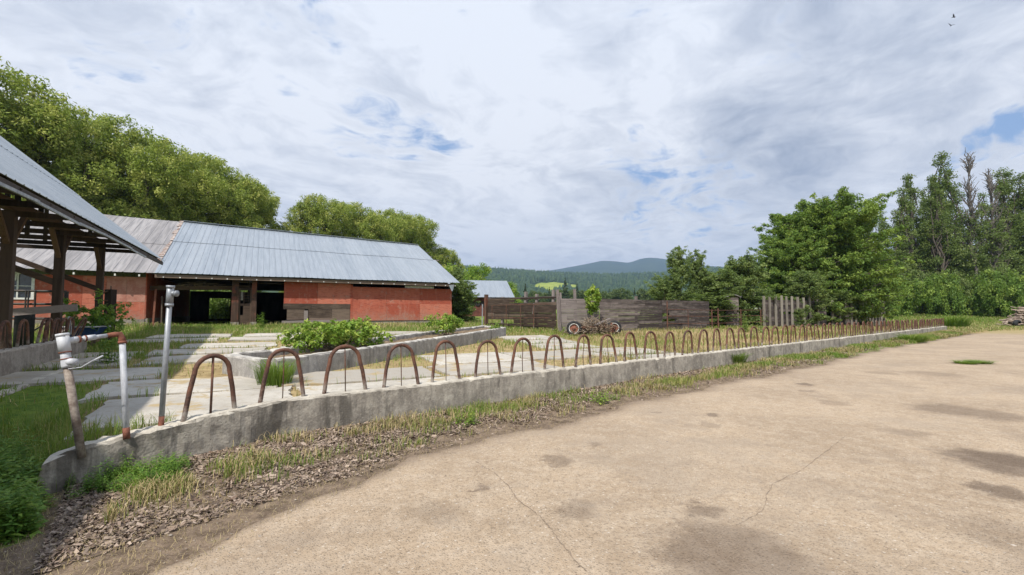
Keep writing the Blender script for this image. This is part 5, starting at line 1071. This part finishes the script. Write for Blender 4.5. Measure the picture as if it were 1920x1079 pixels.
def build_yard_plants():
    rng=np.random.default_rng(17)
    t,s,x,y=scat(330000,-9,17,.14,20,rng,1.0)
    k=vis(x,y)&~on_slab(x,y,.03)&~in_trough(x,y)&(y<27)
    bx_=(x+17.66)*FX+(y-22.56)*FY; by_=-(x+17.66)*FY+(y-22.56)*FX
    k&=~((by_>-.05)&(bx_<15.7)); x,y,s,t,by_=x[k],y[k],s[k],t[k],by_[k]
    shade=x<-.551*y-1.6
    pr=.13+.5*smooth(.5,.75,noi(x,y,.9,3))+.5*shade*smooth(.2,.6,noi(x,y,1.2,6))+.8*np.exp(-((by_+1.5)/1.4)**2)*smooth(.2,.6,noi(x,y,.6,8)); k=rng.random(len(x))<pr*.62
    x,y,shade,by_=x[k],y[k],shade[k],by_[k]; d=np.hypot(x,y); dry=(rng.random(len(x))<np.where(shade|(by_>-3.5),.12,.45+.3*(noi(x,y,.7,5)>.55)))
    P=np.c_[x,y,ground(x,y)]; h=np.where(dry,.09,.13+.05*(noi(x,y,1.1,4)>.6)); w=.005*(1+.11*d)
    blades(P[~dry],h[~dry],w[~dry],.55,rng,'yard_grass',M['grass'],'green grass growing in the joints between the yard slabs','grass')
    blades(P[dry],h[dry]*.8,w[dry],1.1,rng,'dry_yard_grass',M['straw'],'dry yellow grass in the joints between the yard slabs','grass')
    # wilder ground right of the slabs up to the fences
    rng=np.random.default_rng(18); n=170000; y=11+26*rng.random(n); x=(-1.2+2.4*rng.random(n))*y*.9; t,s=ts(x,y); k=vis(x,y)&(s>.15)&((t>7)|(s>14))&(t<46)&~on_slab(x,y,.1)&~in_trough(x,y)
    bx_=(x+17.66)*FX+(y-22.56)*FY; by_=-(x+17.66)*FY+(y-22.56)*FX; k&=~((by_>-.05)&(bx_<15.8)); x,y=x[k],y[k]; d=np.hypot(x,y)
    k=rng.random(len(x))<.25+.75*smooth(.35,.7,noi(x,y,.8,2)); x,y,d=x[k],y[k],d[k]; dry=rng.random(len(x))<.25+.55*smooth(.45,.6,noi(x,y,.45,9)); P=np.c_[x,y,ground(x,y)]; h=.12+.16*noi(x,y,.5,4)
    blades(P[~dry],h[~dry],.005*(1+.10*d[~dry]),.5,rng,'rough_grass',M['grass'],'rough green grass between the yard and the wooden fences','grass')
    blades(P[dry],h[dry],.005*(1+.10*d[dry]),.8,rng,'dry_rough_grass',M['straw'],'dry yellow grass between the yard and the wooden fences','grass')
    # field on the right
    n=90000; y=26+44*rng.random(n)**1.2; x=(.55+.85*rng.random(n))*y; t,s=ts(x,y); e=edge_s(t); k=((t>47.5)|((s>.2)&(t>40)))&((t>56+3*np.sin(s))|(s>e+.2))
    x,y=x[k],y[k]; d=np.hypot(x,y); dry=rng.random(len(x))<.55*(1-smooth(42,58,y))+.1; P=np.c_[x,y,ground(x,y)]; h=.14+.25*smooth(45,60,y)
    blades(P[~dry],h[~dry],.035,.5,rng,'field_grass',M['grass'],'tall green grass field at the far right below the thickets','grass')
    blades(P[dry],h[dry],.035,.9,rng,'dry_field_grass',M['straw'],'dry yellow grass patches where the road ends','grass')
    # lush weeds at lower left corner outside and inside the curb end
    n=15000; t=-6.5+4.6*rng.random(n); s=-1.9+4.4*rng.random(n); x,y=xy(t,s+cshift(t)); k=vis(x,y)&(y>1.2)&((s>.12)|(t<-2.9)|((s>-.3)&(s<-.14)&(t<-2.4)&(rng.random(len(s))<.2)))&~on_slab(x,y,.02)&((s>-.9+.3*np.sin(t*3))); x,y=x[k],y[k]
    blades(np.c_[x,y,ground(x,y)],.22,.0065,.55,rng,'corner_grass',M['grass'],'long green grass around the near left end of the curb','grass')
build_yard_plants()
def build_grit():
    rng=np.random.default_rng(44); n=9000; y=1.3+14*rng.random(n)**2.0; x=(-1.2+2.5*rng.random(n))*y; t,s_=ts(x,y); s_=s_-cshift(t); k=vis(x,y)&(s_<-.3)&(rng.random(n)<.35+.65*(s_>edge_s(t)-.6)+.3*noi(x,y,.8)); x,y=x[k],y[k]; n=len(x)
    B=np.array([(1,0,0),(.3,.95,0),(-.8,.6,0),(-.8,-.6,0),(.3,-.95,0),(.1,.1,.7)]); r=rng.uniform(.002,.0065,n)*(1+1.2*(rng.random(n)<.05)); a=rng.random(n)*6.28; ca,sa=np.cos(a),np.sin(a)
    V=B[None]*r[:,None,None]*np.stack([rng.uniform(.7,1.4,n),rng.uniform(.7,1.3,n),rng.uniform(.6,1.1,n)],1)[:,None]; V=np.stack([V[...,0]*ca[:,None]-V[...,1]*sa[:,None],V[...,0]*sa[:,None]+V[...,1]*ca[:,None],V[...,2]],-1); V+=np.stack([x,y,ground(x,y)+.009],1)[:,None]
    F=(np.array([[0,1,5],[1,2,5],[2,3,5],[3,4,5],[4,0,5]])[None]+6*np.arange(n)[:,None,None]).reshape(-1,3)
    me=mesh_np('grit',V.reshape(-1,3),F,{'rnd':np.repeat(rng.random(n),6),'clump':np.repeat(rng.random(n),6)}); tag(link('grit',me,m_leaf('road_grit',(.20,.16,.13),(.48,.42,.35),(.09,.075,.065),0,.9)),'small stones and grit lying on the road surface','grit',kind='stuff')
build_grit()
def weed_mesh(seed,h,n,L,Wd,spread=.18,droop=.0):
    rng=np.random.default_rng(seed); rs=random.Random(seed); C=[];paths=[];parts=[]
    Vs=[];b=0
    for k in range(n):
        a=rs.uniform(0,6.28); r=spread*rs.random()**.5; x,y=r*math.cos(a),r*math.sin(a); hh=h*rs.uniform(.5,1.1); lx,ly=rs.gauss(0,.12)*hh,rs.gauss(0,.12)*hh; paths.append(([(x,y,-.03),(x+lx*.4,y+ly*.4,hh*.5),(x+lx,y+ly,hh)],.004,.002))
        m=max(4,int(hh/.045)); az=rs.uniform(0,6.28)
        for i in range(m):
            f=(i+1)/m; px_=x+lx*f;py_=y+ly*f;pz_=hh*f
            for q in (0,PI):
                aa=az+i*1.57+q; d=Vector((math.cos(aa),math.sin(aa),rs.uniform(-.1,.5)-droop)).normalized(); l=L*(1.15-.6*f)*rs.uniform(.7,1.2); w=l*Wd; side=Vector((-d.y,d.x,rs.uniform(-.3,.3))).normalized()
                p=Vector((px_,py_,pz_)); Vs+= [p,p+d*l*.35+side*w/2,p+d*l+Vector((0,0,-l*.25)),p+d*l*.35-side*w/2]
    V=np.array([tuple(v) for v in Vs]); n4=len(V)//4
    return mesh_np('leaves',V,np.arange(4*n4).reshape(n4,4),{'rnd':np.repeat(rng.random(n4),4),'clump':np.repeat(rng.random(n4),4)}),trunk_mesh('stems',.004,paths,4)
WD=[weed_mesh(1,.34,14,.085,.5),weed_mesh(2,.24,16,.08,.55,.22),weed_mesh(3,.50,9,.11,.42,.14)]
def weeds_mass(name,spots,mat,label):
    """one object of many nettle plants nobody could count"""
    V=[];F=[];r=[];c=[];b=0; rng=np.random.default_rng(5)
    for (x,y,s) in spots:
        me=WD[rng.integers(0,3)][0]; v=np.empty(len(me.vertices)*3,np.float32); me.vertices.foreach_get('co',v); v=v.reshape(-1,3).astype(float)*s; a=rng.random()*6.28; R=np.array([[math.cos(a),-math.sin(a),0],[math.sin(a),math.cos(a),0],[0,0,1]]); v=v@R.T+np.array([x,y,gz(x,y)])
        n=len(v)//4; V.append(v);F.append(np.arange(4*n).reshape(n,4)+b);b+=len(v); r.append(np.repeat(rng.random(n),4)); c.append(np.repeat(rng.random(n)*.9,4))
    me=mesh_np(name,np.concatenate(V),np.concatenate(F),{'rnd':np.concatenate(r),'clump':np.concatenate(c)}); tag(link(name,me,mat),label,'weeds',kind='stuff')
def build_weeds():
    rng=np.random.default_rng(6); sp=[]
    for k in range(420):
        u=rng.uniform(-60,235); v=rng.uniform(868,1010); 
        if v>925+ (235-u)*.42-  (60 if u>150 else 0): continue
        if 45<u<235 and v<1000-(u-60)*.42: continue
        x,y=px_ground(u,v,0.0); t,s=ts(x,y); s=s-float(cshift(t))
        if t>-2.86 and -.14<s<.14: continue
        if v<885 and u<100: pass
        sp.append((x,y,rng.uniform(.5,.85)))
    for k in range(60): x,y=px_ground(*(lambda u:(u,rng.uniform(905-(u-130)*.16,935-(u-130)*.12)))(rng.uniform(130,340))); sp.append((x,y,rng.uniform(.22,.5)))
    weeds_mass('nettle_patch',[q for q in sp],M['f_nettle'],'dense green nettles filling the lower left corner by the curb end')
    # individual tufts and clumps
    tuft=[]
    for sd in range(2):
        rg=np.random.default_rng(70+sd); n=520; a=rg.random(n)*6.28; r=.16*rg.random(n)**.6; P=np.c_[r*np.cos(a),r*np.sin(a),np.zeros(n)]; 
        az=a+rg.normal(0,.4,n); h=.22*rg.uniform(.5,1.2,n); d=np.c_[np.cos(az),np.sin(az)]; sd_=np.c_[-d[:,1],d[:,0]]; V=np.zeros((n,5,3)); w=.006; l=h*.75
        V[:,0]=P;V[:,1]=P;V[:,0,:2]-=sd_*w/2;V[:,1,:2]+=sd_*w/2; mid=P.copy(); mid[:,:2]+=d*(l*.35)[:,None]; mid[:,2]+=h*.65; V[:,2]=mid;V[:,2,:2]+=sd_*w*.4;V[:,3]=mid;V[:,3,:2]-=sd_*w*.4; V[:,4]=P;V[:,4,:2]+=d*l[:,None];V[:,4,2]+=h*.85
        F=(np.array([[0,1,2],[0,2,3],[3,2,4]])[None]+5*np.arange(n)[:,None,None]).reshape(-1,3); tuft.append(mesh_np('grass_tuft',V.reshape(-1,3),F,{'rnd':np.repeat(rg.random(n),5),'clump':np.repeat(rg.random(n)*.5,5)}))
    def tf(x,y,s,k,lb,mat='grass',zo=0,cat='grass tuft',nm='grass_tuft',sz=None):
        o=link(nm,tuft[k],M[mat]); o.location=(x,y,gz(x,y)+zo); o.scale=(s,s,sz or s); o.rotation_euler.z=x*3; tag(o,lb,cat)
    x,y=px_ground(1712,643,0); tf(x,y,3.4,0,'large bright green grass tuft before the far part of the curb',sz=2.2)
    x,y=px_ground(1376,686,0); tf(x,y,2.0,1,'small green grass tuft against the middle of the curb',sz=1.4)
    x,y=px_ground(1790,616,0); tf(x,y,6.5,1,'grey green tall tuft just past the far right end of the curb',sz=5.5)
    x,y=ah_=( -4.15,8.05); tf(x,y,1.7,0,'bright grass tuft at the near corner of the trough, behind the second hoop',sz=2.2)
    x,y=px_ground(1810,683,0); tf(x,y,1.5,0,'left half of the small grass patch growing in the open road',sz=.45,zo=.01); x,y=px_ground(1836,682,0); tf(x,y,1.7,1,'right half of the small grass patch growing in the open road',sz=.45,zo=.01)
    def wd(x,y,s,k,lb,mat='f_nettle',zo=0,sz=None):
        o=empty('weed_plant',(x,y,gz(x,y)+zo),x*2.1,lb,'weed'); o.scale=(s,s,sz or s); link('leaves',WD[k][0],M[mat],o); link('stems',WD[k][1],M['grass'],o)
    x,y=px_ground(875,800,0); wd(x,y,.75,1,'small broad leaved weed in the verge below the fifth hoop','f_bright')
    x,y=px_ground(1122,757,0); wd(x,y,.95,1,'broad leaved weed in the verge below the tenth hoop','f_bright')
    x,y=px_ground(1150,752,0); wd(x,y,.55,1,'tiny leafy weed right of the broad leaved weed in the verge','f_bright')
    for i,(u,Y,s,k,m,lb) in enumerate([(262,20.5,1.7,1,'f_bright','bright weed clump at the foot of the pink wall corner'),(385,19.5,1.5,1,'f_nettle','green weed clump in front of the dark open bay'),(405,20.2,1.1,1,'f_nettle','small weed clump right of the one in front of the open bay'),(492,22.,1.5,2,'f_nettle','arching plant in front of the second dark bay'),(1052,22.,1.6,1,'f_nettle','weed growing at the foot of the leaning grey panel'),(1285,24.5,1.0,1,'f_nettle','weed in the grass left of the pipe rail fence'),(208,9.9,1.4,2,'grass','spiky grass clump behind the white pipes'),(1408,27,3.0,0,'f_dark','tall grey green weed before the first grey poles')]):
        x,y,z=P3(u,Y); wd(x,y,s,k,lb,m)
build_weeds()
# leafy bushes growing in and beside the trough
def leafy_bush(name,label,x,y,z,rx,ry,h,n,seed,mat,L=.10,dens=55):
    rng=np.random.default_rng(seed); rs=random.Random(seed); B=[(rs.uniform(-1,1)*rx*.75,rs.uniform(-1,1)*ry*.7,rs.uniform(.25,.8)*h,rx*.30,ry*.34,h*.26) for k in range(n)]
    C=blob_clumps(B,dens*.6,rng,.3); C=np.r_[C,np.c_[rng.uniform(-1,1,60)*rx,rng.uniform(-1,1,60)*ry,rng.uniform(.5,1.15,60)*h*(.5+.5*rng.random(60))]]; o=empty(name,(x,y,z),0,label,'bush'); link('foliage',leaf_obj_mesh('foliage',[leaves(C,.09,16,L,L*.55,rng,up=.8)]),M[mat],o)
    link('stems',trunk_mesh('stems',.01,[(bend((rs.uniform(-.1,.1)*rx,0,-.1),(b_[0],b_[1],b_[2]),rs,4),.012,.004) for b_ in B],5),M['stick'],o); o.rotation_euler.z=math.radians(62); return o
leafy_bush('vine_bush','sprawling light green vine bush spilling over the middle of the trough wall',-4.35,11.5,.62,1.35,.62,.75,26,3,'f_bright',.10,150)
leafy_bush('leafy_bush','compact bright green bush growing from the far half of the trough',-2.35,16.0,.80,.62,.5,.75,12,4,'f_bright',.09,150)
leafy_bush('climbing_vine','dark leafy vine climbing between the open shed posts',-11.9,12.9,.75,.8,.5,1.25,14,5,'f_nettle',.10,120)
leafy_bush('hanging_weed','dark green weed hanging over the far end of the trough wall',-.75,18.95,.62,.22,.12,.45,4,6,'f_elm',.08)
# mat of green behind the barn seen through the open bay
for i,(bx0,by0,s) in enumerate([(0.2,21,1.0),(3.2,22,1.1)]):
    x=-17.66+FX*bx0-FY*by0; y=22.56+FY*bx0+FX*by0
    plant_tree('bramble_bush',('bright bush seen through the open bay of the barn, left one','bright bush seen through the open bay of the barn, right one')[i],'bush',x,y,gz(x,y)-.3,BA,s,BUS[i],M['f_bright'],M['bark'])

# ---------------------------------------------------------------- air
def build_haze():
    m=bpy.data.materials.new('hazy_air'); m.use_nodes=True; t=NT(m.node_tree); t.n.clear(); o=t.N('ShaderNodeOutputMaterial'); v=t.N('ShaderNodeVolumePrincipled')
    v.inputs['Color'].default_value=(.50,.68,.98,1); v.inputs['Density'].default_value=.00016; v.inputs['Anisotropy'].default_value=.2; t.l.new(v.outputs[0],o.inputs['Volume'])
    MB().box(-7000,7000,-60,7000,-40,760).build('haze',m); ob=bpy.data.objects['haze']; tag(ob,kind='stuff')
build_haze()
